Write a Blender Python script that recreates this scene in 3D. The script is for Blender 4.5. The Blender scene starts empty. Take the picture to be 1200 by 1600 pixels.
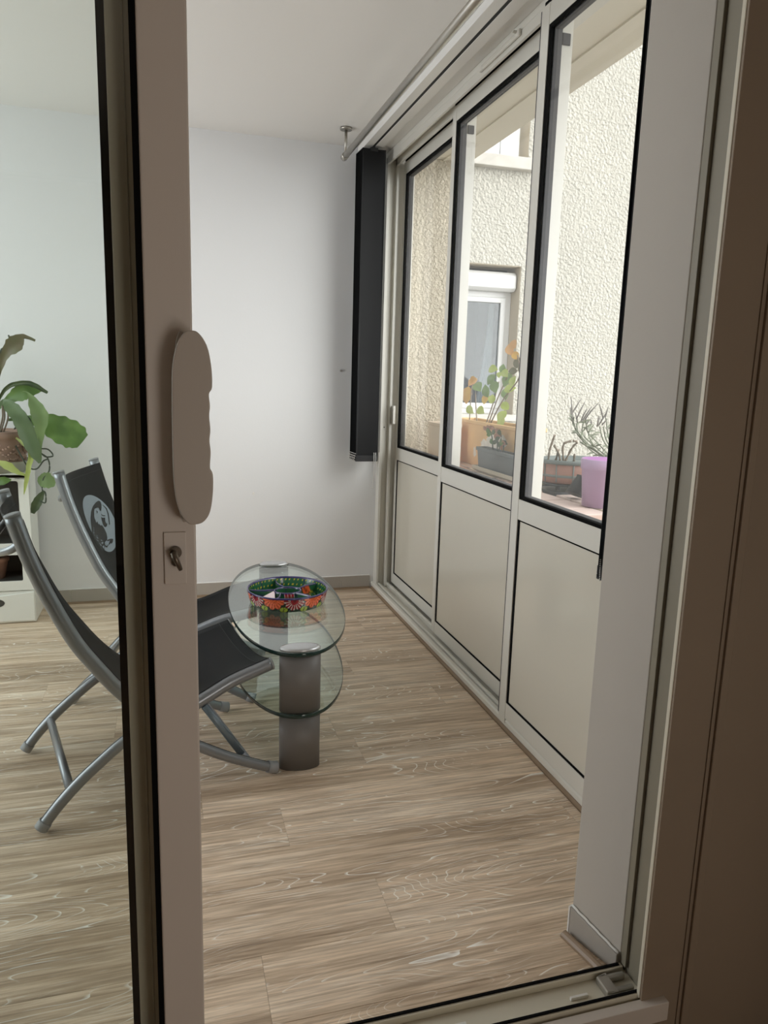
import bpy, bmesh, math, random
from math import sin, cos, pi, radians
from mathutils import Vector, Matrix
random.seed(7)
scene = bpy.context.scene
COL = scene.collection

# ---------------------------------------------------------------- camera
cam_data = bpy.data.cameras.new('camera')
cam_data.sensor_fit = 'VERTICAL'
cam_data.sensor_height = 36.0
cam_data.lens = 1142.64 * 36.0 / 1600.0
cam_data.clip_start = 0.02
cam = bpy.data.objects.new('camera', cam_data)
COL.objects.link(cam)
YAW, PITCH, ROLL = radians(16.6519), radians(-10.5111), radians(1.725)
_f = Vector((sin(YAW) * cos(PITCH), cos(YAW) * cos(PITCH), sin(PITCH)))
_r0 = Vector((cos(YAW), -sin(YAW), 0))
_u0 = _r0.cross(_f)
_r = cos(ROLL) * _r0 + sin(ROLL) * _u0
_u = -sin(ROLL) * _r0 + cos(ROLL) * _u0
cam.matrix_world = Matrix(((_r.x, _u.x, -_f.x, 0), (_r.y, _u.y, -_f.y, 0), (_r.z, _u.z, -_f.z, 1.25), (0, 0, 0, 1)))
scene.camera = cam

# ---------------------------------------------------------------- world, sun, exposure
SUN_STRENGTH, SKY_STRENGTH, EXPOSURE = 2.45, 1.3, 0.60
world = bpy.data.worlds.new('overcast_sky')
scene.world = world
world.use_nodes = True
wn, wl = world.node_tree.nodes, world.node_tree.links
wn.clear()
w_out = wn.new('ShaderNodeOutputWorld')
w_bg = wn.new('ShaderNodeBackground')
w_tc = wn.new('ShaderNodeTexCoord')
w_sep = wn.new('ShaderNodeSeparateXYZ')
w_ramp = wn.new('ShaderNodeValToRGB')
w_ramp.color_ramp.elements[0].position = 0.0
w_ramp.color_ramp.elements[0].color = (0.86, 0.90, 0.95, 1)
w_ramp.color_ramp.elements[1].position = 1.0
w_ramp.color_ramp.elements[1].color = (0.98, 0.99, 1.0, 1)
wl.new(w_tc.outputs['Generated'], w_sep.inputs[0])
wl.new(w_sep.outputs['Z'], w_ramp.inputs[0])
wl.new(w_ramp.outputs[0], w_bg.inputs['Color'])
w_bg.inputs['Strength'].default_value = SKY_STRENGTH
wl.new(w_bg.outputs[0], w_out.inputs[0])

sun_data = bpy.data.lights.new('sun', 'SUN')
sun_data.energy = SUN_STRENGTH
sun_data.angle = radians(55)
sun_data.color = (1.0, 0.98, 0.95)
sun = bpy.data.objects.new('sun', sun_data)
COL.objects.link(sun)
_el, _az = radians(20), radians(-48)        # veiled sun low in front of the glazing, to the right of the camera
_to_sun = Vector((cos(_el) * cos(_az), cos(_el) * sin(_az), sin(_el)))
sun.rotation_euler = _to_sun.to_track_quat('Z', 'Y').to_euler()

# unseen area lights added to brighten the veranda and the room behind the camera
def area_light(name, loc, target, sx, sy, watts, col):
    d = bpy.data.lights.new(name, 'AREA')
    d.shape = 'RECTANGLE'
    d.size, d.size_y, d.energy, d.color = sx, sy, watts, col
    o = bpy.data.objects.new(name, d)
    COL.objects.link(o)
    o.location = loc
    o.rotation_euler = (Vector(loc) - Vector(target)).to_track_quat('Z', 'Y').to_euler()
    return o


area_light('added_veranda_fill', (-2.62, 2.65, 1.45), (0.5, 2.65, 1.35), 2.3, 1.7, 30, (0.95, 0.98, 1.0))
area_light('added_room_fill', (1.2, -1.1, 0.75), (-0.5, 0.8, 0.9), 1.1, 1.1, 14, (1.0, 0.93, 0.85))

scene.view_settings.view_transform = 'Standard'
scene.view_settings.look = 'None'
scene.view_settings.exposure = EXPOSURE
scene.view_settings.gamma = 1.0
scene.view_settings.use_curve_mapping = False
scene.cycles.transparent_max_bounces = 32
scene.cycles.max_bounces = 14
scene.cycles.diffuse_bounces = 8
scene.cycles.glossy_bounces = 6
scene.cycles.caustics_reflective = False
scene.cycles.caustics_refractive = False
scene.cycles.use_denoising = True
scene.cycles.sample_clamp_indirect = 6.0


# ---------------------------------------------------------------- materials
def new_mat(name):
    m = bpy.data.materials.new(name)
    m.use_nodes = True
    nt = m.node_tree
    nt.nodes.clear()
    out = nt.nodes.new('ShaderNodeOutputMaterial')
    return m, nt, out


def N(nt, kind, **kw):
    n = nt.nodes.new('ShaderNode' + kind)
    for k, v in kw.items():
        setattr(n, k, v)
    return n


def lin(r, g, b):
    f = lambda c: c / 12.92 if c <= 0.04045 else ((c + 0.055) / 1.055) ** 2.4
    return (f(r / 255), f(g / 255), f(b / 255))


def paint(name, col, rough=0.5, var=0.05, scale=6.0, bump=0.0, bscale=120.0, metal=0.0, spec=0.5, coat=0.0):
    """principled surface with a little procedural tonal variation and fine relief"""
    m, nt, out = new_mat(name)
    b = N(nt, 'BsdfPrincipled')
    tc = N(nt, 'TexCoord')
    nz = N(nt, 'TexNoise')
    nz.inputs['Scale'].default_value = scale
    nz.inputs['Detail'].default_value = 4
    nt.links.new(tc.outputs['Object'], nz.inputs['Vector'])
    mx = N(nt, 'Mix', data_type='RGBA')
    mx.inputs[6].default_value = (*[c * (1 - var) for c in col], 1)
    mx.inputs[7].default_value = (*[min(1, c * (1 + var)) for c in col], 1)
    nt.links.new(nz.outputs['Fac'], mx.inputs[0])
    nt.links.new(mx.outputs[2], b.inputs['Base Color'])
    b.inputs['Roughness'].default_value = rough
    b.inputs['Metallic'].default_value = metal
    b.inputs['Specular IOR Level'].default_value = spec
    b.inputs['Coat Weight'].default_value = coat
    if bump:
        n2 = N(nt, 'TexNoise')
        n2.inputs['Scale'].default_value = bscale
        n2.inputs['Detail'].default_value = 3
        nt.links.new(tc.outputs['Object'], n2.inputs['Vector'])
        bp = N(nt, 'Bump')
        bp.inputs['Strength'].default_value = bump
        bp.inputs['Distance'].default_value = 0.002
        nt.links.new(n2.outputs['Fac'], bp.inputs['Height'])
        nt.links.new(bp.outputs[0], b.inputs['Normal'])
    nt.links.new(b.outputs[0], out.inputs[0])
    return m


def glass(name, tint, refl=0.96, base=0.04):
    """thin sheet of glass: clear transmission with a Schlick reflection from either side"""
    m, nt, out = new_mat(name)
    g = N(nt, 'NewGeometry')
    d = N(nt, 'VectorMath', operation='DOT_PRODUCT')
    nt.links.new(g.outputs['Incoming'], d.inputs[0])
    nt.links.new(g.outputs['Normal'], d.inputs[1])
    a = N(nt, 'Math', operation='ABSOLUTE')
    nt.links.new(d.outputs['Value'], a.inputs[0])
    s = N(nt, 'Math', operation='SUBTRACT')
    s.inputs[0].default_value = 1.0
    nt.links.new(a.outputs[0], s.inputs[1])
    p = N(nt, 'Math', operation='POWER')
    p.inputs[1].default_value = 5.0
    nt.links.new(s.outputs[0], p.inputs[0])
    ma = N(nt, 'Math', operation='MULTIPLY_ADD')
    ma.inputs[1].default_value = refl
    ma.inputs[2].default_value = base
    nt.links.new(p.outputs[0], ma.inputs[0])
    tr = N(nt, 'BsdfTransparent')
    tr.inputs[0].default_value = (*tint, 1)
    gl = N(nt, 'BsdfGlossy')
    gl.inputs['Color'].default_value = (1, 1, 1, 1)
    gl.inputs['Roughness'].default_value = 0.0
    mx = N(nt, 'MixShader')
    nt.links.new(ma.outputs[0], mx.inputs[0])
    nt.links.new(tr.outputs[0], mx.inputs[1])
    nt.links.new(gl.outputs[0], mx.inputs[2])
    nt.links.new(mx.outputs[0], out.inputs[0])
    return m


def stucco(name, col, scale=45.0, dist=0.03, strength=1.0):
    m, nt, out = new_mat(name)
    b = N(nt, 'BsdfPrincipled')
    tc = N(nt, 'TexCoord')
    v = N(nt, 'TexVoronoi', feature='SMOOTH_F1')
    v.inputs['Scale'].default_value = scale
    nz = N(nt, 'TexNoise')
    nz.inputs['Scale'].default_value = scale * 0.9
    nz.inputs['Detail'].default_value = 6
    nz.inputs['Roughness'].default_value = 0.6
    nt.links.new(tc.outputs['Object'], nz.inputs['Vector'])
    mxv = N(nt, 'Mix', data_type='VECTOR')
    mxv.inputs[0].default_value = 0.04
    nt.links.new(tc.outputs['Object'], mxv.inputs[4])
    nt.links.new(nz.outputs['Color'], mxv.inputs[5])
    nt.links.new(mxv.outputs[1], v.inputs['Vector'])
    add = N(nt, 'Math', operation='ADD')
    nt.links.new(v.outputs['Distance'], add.inputs[0])
    nt.links.new(nz.outputs['Fac'], add.inputs[1])
    bp = N(nt, 'Bump')
    bp.inputs['Strength'].default_value = strength
    bp.inputs['Distance'].default_value = dist
    nt.links.new(add.outputs[0], bp.inputs['Height'])
    nt.links.new(bp.outputs[0], b.inputs['Normal'])
    n3 = N(nt, 'TexNoise')
    n3.inputs['Scale'].default_value = 1.3
    n3.inputs['Detail'].default_value = 5
    nt.links.new(tc.outputs['Object'], n3.inputs['Vector'])
    mx = N(nt, 'Mix', data_type='RGBA')
    mx.inputs[6].default_value = (*[c * 0.9 for c in col], 1)
    mx.inputs[7].default_value = (*[c * 1.08 for c in col], 1)
    nt.links.new(n3.outputs['Fac'], mx.inputs[0])
    nt.links.new(mx.outputs[2], b.inputs['Base Color'])
    b.inputs['Roughness'].default_value = 0.9
    b.inputs['Specular IOR Level'].default_value = 0.1
    nt.links.new(b.outputs[0], out.inputs[0])
    return m


def oak(name, dark, mid, light):
    """limed oak vinyl: long grain, brown veins, white cathedral pores; each plank offset by its own random value"""
    m, nt, out = new_mat(name)
    L = nt.links.new
    b = N(nt, 'BsdfPrincipled')
    tc = N(nt, 'TexCoord')
    oi = N(nt, 'ObjectInfo')
    off = N(nt, 'VectorMath', operation='SCALE')
    cmb = N(nt, 'CombineXYZ')
    L(oi.outputs['Random'], cmb.inputs[0])
    r2 = N(nt, 'Math', operation='MULTIPLY')
    r2.inputs[1].default_value = 7.31
    L(oi.outputs['Random'], r2.inputs[0])
    r3 = N(nt, 'Math', operation='FRACT')
    L(r2.outputs[0], r3.inputs[0])
    L(r3.outputs[0], cmb.inputs[1])
    L(oi.outputs['Random'], cmb.inputs[2])
    L(cmb.outputs[0], off.inputs[0])
    off.inputs['Scale'].default_value = 37.0
    pos = N(nt, 'VectorMath', operation='ADD')
    L(tc.outputs['Object'], pos.inputs[0])
    L(off.outputs[0], pos.inputs[1])

    def noise(sx, sy, scale, detail=4, rough=0.55, dist=0.0):
        mp = N(nt, 'Mapping')
        mp.inputs['Scale'].default_value = (sx, sy, 1)
        L(pos.outputs[0], mp.inputs['Vector'])
        n = N(nt, 'TexNoise')
        n.inputs['Scale'].default_value = scale
        n.inputs['Detail'].default_value = detail
        n.inputs['Roughness'].default_value = rough
        n.inputs['Distortion'].default_value = dist
        L(mp.outputs[0], n.inputs['Vector'])
        return n.outputs['Fac']

    def ramp(src, stops):
        r = N(nt, 'ValToRGB')
        e = r.color_ramp.elements
        e[0].position, e[0].color = stops[0][0], (*stops[0][1], 1)
        e[1].position, e[1].color = stops[-1][0], (*stops[-1][1], 1)
        for p, c in stops[1:-1]:
            q = e.new(p)
            q.color = (*c, 1)
        L(src, r.inputs[0])
        return r.outputs[0]

    def mix(fac, a, bb, mode='MIX'):
        x = N(nt, 'Mix', data_type='RGBA', blend_type=mode)
        for i, s in ((0, fac), (6, a), (7, bb)):
            if hasattr(s, 'is_linked'):
                L(s, x.inputs[i])
            elif isinstance(s, tuple):
                x.inputs[i].default_value = (*s, 1)
            else:
                x.inputs[i].default_value = s
        return x.outputs[2]

    def math_(op, a, bv=None):
        x = N(nt, 'Math', operation=op)
        L(a, x.inputs[0])
        if bv is not None:
            if hasattr(bv, 'is_linked'):
                L(bv, x.inputs[1])
            else:
                x.inputs[1].default_value = bv
        return x.outputs[0]

    broad = noise(1.1, 13, 1.0, 5, 0.6, 0.4)
    base = ramp(broad, [(0.28, dark), (0.5, mid), (0.70, light)])
    fine = noise(5, 150, 1.0, 4, 0.7)
    fmul = ramp(fine, [(0.30, (0.60, 0.575, 0.55)), (0.60, (1.12, 1.12, 1.12))])
    c = mix(1.0, base, fmul, 'MULTIPLY')
    streak = ramp(noise(2.2, 48, 1.0, 5, 0.65, 0.3), [(0.34, (0.74, 0.71, 0.68)), (0.60, (1.06, 1.06, 1.06))])
    c = mix(1.0, c, streak, 'MULTIPLY')
    # brown veins and knots
    vein = ramp(noise(1.6, 22, 1.0, 3, 0.6, 0.8), [(0.56, (0, 0, 0)), (0.70, (0.85, 0.85, 0.85))])
    c = mix(math_('MULTIPLY', vein, 0.65), c, tuple(x * 0.72 for x in dark))
    # white pores: contour lines of a slow, stretched field (closed cathedral arches)
    field = noise(1.5, 7.5, 1.0, 1.5, 0.4, 0.4)
    fr = math_('FRACT', math_('MULTIPLY', field, 30.0))
    line = ramp(fr, [(0.0, (1, 1, 1)), (0.13, (0, 0, 0)), (1.0, (0, 0, 0))])
    where = ramp(noise(1.5, 5.0, 1.0, 2, 0.5), [(0.46, (0, 0, 0)), (0.54, (1, 1, 1))])
    brk = ramp(noise(14, 60, 1.0, 2, 0.6), [(0.36, (0, 0, 0)), (0.48, (1, 1, 1))])
    lf = math_('MULTIPLY', math_('MULTIPLY', line, where), brk)
    pores = ramp(noise(9, 230, 1.0, 2, 0.5), [(0.66, (0, 0, 0)), (0.74, (1, 1, 1))])
    lf2 = math_('MULTIPLY', pores, 0.5)
    lfm = math_('MAXIMUM', math_('MULTIPLY', lf, 0.9), lf2)
    c = mix(lfm, c, tuple(min(1, x * 1.55 + 0.06) for x in light))
    tone = N(nt, 'Math', operation='MULTIPLY_ADD')
    L(r3.outputs[0], tone.inputs[0])
    tone.inputs[1].default_value = 0.16
    tone.inputs[2].default_value = 0.92
    sc = N(nt, 'VectorMath', operation='SCALE')
    L(c, sc.inputs[0])
    L(tone.outputs[0], sc.inputs['Scale'])
    L(sc.outputs[0], b.inputs['Base Color'])
    b.inputs['Roughness'].default_value = 0.42
    b.inputs['Specular IOR Level'].default_value = 0.4
    bp = N(nt, 'Bump')
    bp.inputs['Strength'].default_value = 0.15
    bp.inputs['Distance'].default_value = 0.001
    L(fine, bp.inputs['Height'])
    L(bp.outputs[0], b.inputs['Normal'])
    L(b.outputs[0], out.inputs[0])
    return m


def fabric(name, col, see=0.0):
    m, nt, out = new_mat(name)
    b = N(nt, 'BsdfPrincipled')
    tc = N(nt, 'TexCoord')
    w1 = N(nt, 'TexWave', bands_direction='X')
    w2 = N(nt, 'TexWave', bands_direction='Y')
    for w in (w1, w2):
        w.inputs['Scale'].default_value = 160
        nt.links.new(tc.outputs['UV'], w.inputs['Vector'])
    mu = N(nt, 'Math', operation='ADD')
    nt.links.new(w1.outputs['Fac'], mu.inputs[0])
    nt.links.new(w2.outputs['Fac'], mu.inputs[1])
    mx = N(nt, 'Mix', data_type='RGBA')
    mx.inputs[6].default_value = (*[c * 0.75 for c in col], 1)
    mx.inputs[7].default_value = (*[c * 1.25 for c in col], 1)
    hf = N(nt, 'Math', operation='MULTIPLY')
    hf.inputs[1].default_value = 0.5
    nt.links.new(mu.outputs[0], hf.inputs[0])
    nt.links.new(hf.outputs[0], mx.inputs[0])
    nt.links.new(mx.outputs[2], b.inputs['Base Color'])
    b.inputs['Roughness'].default_value = 0.65
    b.inputs['Specular IOR Level'].default_value = 0.25
    if see:                       # open mesh weave lets a little light through
        tr = N(nt, 'BsdfTransparent')
        ms = N(nt, 'MixShader')
        ms.inputs[0].default_value = see
        nt.links.new(b.outputs[0], ms.inputs[1])
        nt.links.new(tr.outputs[0], ms.inputs[2])
        nt.links.new(ms.outputs[0], out.inputs[0])
    else:
        nt.links.new(b.outputs[0], out.inputs[0])
    return m


def vcol(name, rough=0.25, coat=0.6):
    m, nt, out = new_mat(name)
    b = N(nt, 'BsdfPrincipled')
    a = N(nt, 'Attribute')
    a.attribute_name = 'Col'
    nt.links.new(a.outputs['Color'], b.inputs['Base Color'])
    b.inputs['Roughness'].default_value = rough
    b.inputs['Coat Weight'].default_value = coat
    b.inputs['Coat Roughness'].default_value = 0.08
    nt.links.new(b.outputs[0], out.inputs[0])
    return m


def leafmat(name, c1, c2, rough=0.45, trans=0.25):
    m, nt, out = new_mat(name)
    b = N(nt, 'BsdfPrincipled')
    tc = N(nt, 'TexCoord')
    nz = N(nt, 'TexNoise')
    nz.inputs['Scale'].default_value = 14
    nz.inputs['Detail'].default_value = 4
    nt.links.new(tc.outputs['Object'], nz.inputs['Vector'])
    mx = N(nt, 'Mix', data_type='RGBA')
    mx.inputs[6].default_value = (*c1, 1)
    mx.inputs[7].default_value = (*c2, 1)
    r = N(nt, 'ValToRGB')
    r.color_ramp.elements[0].position = 0.35
    r.color_ramp.elements[1].position = 0.65
    nt.links.new(nz.outputs['Fac'], r.inputs[0])
    nt.links.new(r.outputs[0], mx.inputs[0])
    nt.links.new(mx.outputs[2], b.inputs['Base Color'])
    b.inputs['Roughness'].default_value = rough
    tl = N(nt, 'BsdfTranslucent')
    nt.links.new(mx.outputs[2], tl.inputs[0])
    ms = N(nt, 'MixShader')
    ms.inputs[0].default_value = trans
    nt.links.new(b.outputs[0], ms.inputs[1])
    nt.links.new(tl.outputs[0], ms.inputs[2])
    nt.links.new(ms.outputs[0], out.inputs[0])
    return m


M = {}
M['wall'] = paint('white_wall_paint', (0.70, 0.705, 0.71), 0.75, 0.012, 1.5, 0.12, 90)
M['ceiling'] = paint('ceiling_paint', (0.80, 0.79, 0.77), 0.85, 0.015, 1.2, 0.1, 70)
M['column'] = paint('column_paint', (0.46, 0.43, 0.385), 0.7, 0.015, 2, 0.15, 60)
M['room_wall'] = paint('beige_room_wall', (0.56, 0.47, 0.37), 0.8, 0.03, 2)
M['room_floor'] = paint('room_wood_floor', (0.30, 0.19, 0.11), 0.5, 0.15, 4)
M['alu'] = paint('cream_aluminium', (0.66, 0.645, 0.59), 0.32, 0.02, 3)
M['panel'] = paint('cream_gloss_panel', (0.62, 0.59, 0.51), 0.10, 0.02, 1.5)
M['door_alu'] = paint('pearl_door_aluminium', (0.66, 0.60, 0.55), 0.38, 0.02, 3)
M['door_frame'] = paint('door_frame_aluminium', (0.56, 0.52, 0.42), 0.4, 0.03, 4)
M['door_jamb'] = paint('olive_jamb_profile', (0.20, 0.18, 0.135), 0.45, 0.03, 4)
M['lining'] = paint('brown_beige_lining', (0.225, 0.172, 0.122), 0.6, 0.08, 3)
M['handle'] = paint('beige_handle_plastic', (0.50, 0.45, 0.40), 0.5, 0.02, 4)
M['rubber'] = paint('black_rubber', (0.005, 0.005, 0.005), 0.9, 0.05, 8, spec=0.08)
M['greyrubber'] = paint('dark_grey_seal', (0.075, 0.075, 0.08), 0.7, 0.05, 8, spec=0.2)
M['glass'] = glass('window_glass', (0.975, 0.985, 0.978), 0.6, 0.06)
M['door_glass'] = glass('door_glass', (0.962, 0.980, 0.970), 0.9, 0.035)
M['table_glass'] = glass('table_glass', (0.90, 0.965, 0.95), 0.90, 0.10)
M['glass_edge'] = paint('green_glass_edge', (0.012, 0.035, 0.03), 0.1, 0.2, 10)
M['tile'] = paint('grey_skirting_tile', (0.36, 0.335, 0.30), 0.35, 0.05, 12)
M['trimwood'] = paint('brown_quarter_round', (0.235, 0.165, 0.105), 0.45, 0.2, 20)
M['caulk'] = paint('white_caulk', (0.70, 0.69, 0.66), 0.7, 0.05, 30)
M['oak'] = oak('limed_oak_plank', (0.40, 0.295, 0.20), (0.68, 0.54, 0.40), (0.84, 0.715, 0.57))
M['blind'] = fabric('black_blind_fabric', (0.012, 0.0125, 0.0135))
M['blindedge'] = paint('black_blind_weight', (0.02, 0.02, 0.022), 0.5, 0.1, 20)
M['rail_white'] = paint('white_headrail', (0.74, 0.73, 0.70), 0.35, 0.02, 5)
M['slot'] = paint('dark_rail_slot', (0.01, 0.01, 0.01), 0.7, 0.1, 5)
M['steel'] = paint('brushed_steel', (0.42, 0.40, 0.36), 0.35, 0.06, 30, metal=0.85)
M['chrome'] = paint('nickel_beads', (0.72, 0.71, 0.68), 0.3, 0.05, 30, metal=0.35)
M['bronze'] = paint('aged_steel_lock', (0.16, 0.13, 0.10), 0.35, 0.1, 30, metal=0.7)
M['chair'] = paint('silver_grey_tube', (0.235, 0.25, 0.27), 0.30, 0.06, 9, metal=0.45, coat=0.2)
M['chairdark'] = paint('dark_groove', (0.03, 0.03, 0.032), 0.6, 0.1, 9)
M['cap'] = paint('grey_plastic_cap', (0.30, 0.31, 0.32), 0.5, 0.06, 9)
M['bluebar'] = paint('blue_grey_bar', (0.17, 0.22, 0.26), 0.35, 0.06, 9, metal=0.4)
M['sling'] = fabric('charcoal_sling', (0.014, 0.0155, 0.017), 0.09)
M['emblem'] = paint('pale_blue_grey_print', (0.26, 0.30, 0.34), 0.6, 0.05, 40)
M['emblemdark'] = paint('charcoal_print', (0.017, 0.018, 0.0195), 0.6, 0.05, 40)
M['pillar'] = paint('graphite_pillar', (0.155, 0.145, 0.138), 0.42, 0.05, 6, metal=0.0)
M['pillarcap'] = paint('satin_aluminium_cap', (0.55, 0.56, 0.57), 0.25, 0.03, 10, metal=0.6)
M['dish'] = vcol('painted_glaze')
M['cab'] = paint('white_cabinet_plastic', (0.72, 0.72, 0.68), 0.35, 0.02, 5)
M['cabdark'] = paint('dark_cabinet_inside', (0.045, 0.045, 0.043), 0.5, 0.1, 5)
M['ink'] = paint('grey_print', (0.10, 0.10, 0.11), 0.6, 0.05, 30)
M['terracotta'] = paint('terracotta', (0.36, 0.185, 0.125), 0.8, 0.25, 14, 0.5, 60)
M['terracotta2'] = paint('dusty_terracotta', (0.36, 0.24, 0.19), 0.8, 0.3, 18, 0.8, 45)
M['saucer'] = paint('clear_saucer', (0.42, 0.43, 0.38), 0.2, 0.05, 10)
M['soil'] = paint('dark_soil', (0.04, 0.03, 0.022), 0.95, 0.4, 60, 1.0, 80)
M['leaf'] = leafmat('green_leaf', (0.075, 0.155, 0.035), (0.14, 0.25, 0.06))
M['leafdark'] = leafmat('dark_leaf', (0.045, 0.075, 0.035), (0.085, 0.12, 0.05))
M['leaflight'] = leafmat('light_leaf', (0.15, 0.23, 0.09), (0.22, 0.32, 0.13))
M['leafbrown'] = leafmat('brown_green_leaf', (0.11, 0.12, 0.05), (0.14, 0.12, 0.07))
M['leafgreen'] = leafmat('grey_green_leaf', (0.10, 0.16, 0.075), (0.15, 0.22, 0.11))
M['leaflime'] = leafmat('lime_leaf', (0.36, 0.45, 0.09), (0.48, 0.55, 0.20))
M['leafyellow'] = leafmat('yellow_leaf', (0.62, 0.42, 0.10), (0.50, 0.27, 0.10))
M['leaforange'] = leafmat('orange_leaf', (0.60, 0.32, 0.13), (0.55, 0.36, 0.18))
M['leafgrey'] = leafmat('grey_green_stem', (0.17, 0.20, 0.13), (0.26, 0.29, 0.20))
M['pod'] = leafmat('grey_seed_pod', (0.20, 0.19, 0.17), (0.30, 0.28, 0.25))
M['stem'] = paint('brown_stem', (0.24, 0.19, 0.14), 0.7, 0.25, 40)
M['vine'] = paint('dark_vine', (0.04, 0.06, 0.04), 0.6, 0.25, 40)
M['stucco'] = stucco('cream_stucco', (0.57, 0.545, 0.48), 40, 0.026)
M['stucco2'] = stucco('cream_stucco_near', (0.63, 0.57, 0.465), 75, 0.011)
M['stuccoflat'] = paint('beige_reveal', (0.42, 0.36, 0.27), 0.9, 0.12, 10, 0.8, 50)
M['slab'] = paint('cream_concrete_soffit', (0.74, 0.70, 0.60), 0.8, 0.06, 2.5, 0.3, 30)
M['pvc'] = paint('white_pvc', (0.70, 0.70, 0.69), 0.3, 0.02, 5)
M['sillstone'] = paint('grey_sill', (0.55, 0.52, 0.47), 0.8, 0.2, 9)
M['curtain'] = paint('white_curtain', (0.72, 0.71, 0.68), 0.9, 0.05, 10)
M['darkroom'] = paint('dark_interior', (0.05, 0.055, 0.06), 0.9, 0.2, 3)
M['bldglass'] = glass('house_glass', (0.6, 0.65, 0.68), 0.6, 0.045)
M['ochre'] = paint('weathered_ochre_plastic', (0.86, 0.53, 0.26), 0.6, 0.25, 7)
M['peach'] = paint('pale_peach_plastic', (0.86, 0.72, 0.58), 0.7, 0.12, 9)
M['scuff'] = paint('pale_scuff', (0.85, 0.78, 0.70), 0.8, 0.2, 30)
M['greypot'] = paint('grey_planter_plastic', (0.13, 0.15, 0.16), 0.55, 0.1, 12)
M['tray'] = paint('dusty_beige_tray', (0.66, 0.60, 0.51), 0.7, 0.15, 14)
M['redpot'] = paint('red_brown_glaze', (0.34, 0.18, 0.14), 0.5, 0.25, 14)
M['greenrim'] = paint('grey_green_rim', (0.16, 0.19, 0.18), 0.5, 0.15, 14)
M['purple'] = paint('lilac_plastic', (0.50, 0.36, 0.55), 0.4, 0.06, 6)
M['purplein'] = paint('bright_lilac_plastic', (0.58, 0.22, 0.62), 0.4, 0.05, 6)
M['blackpot'] = paint('black_pot_plastic', (0.035, 0.045, 0.05), 0.5, 0.15, 12)
M['moss'] = paint('green_moss', (0.16, 0.19, 0.07), 0.95, 0.5, 50, 1.0, 90)
M['ledge'] = paint('ledge_concrete', (0.36, 0.32, 0.28), 0.9, 0.2, 12, 0.5, 40)
M['stoneA'] = paint('pink_ledge_stone', (0.80, 0.65, 0.59), 0.85, 0.18, 14, 0.5, 60)
M['stoneB'] = paint('sand_ledge_stone', (0.82, 0.73, 0.62), 0.85, 0.18, 14, 0.5, 60)
M['stoneC'] = paint('salmon_ledge_stone', (0.78, 0.56, 0.47), 0.85, 0.18, 14, 0.5, 60)
M['ground'] = paint('grey_ground', (0.42, 0.40, 0.36), 0.95, 0.2, 1)
M['white_plastic'] = paint('white_plastic', (0.72, 0.71, 0.67), 0.4, 0.03, 9)


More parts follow.
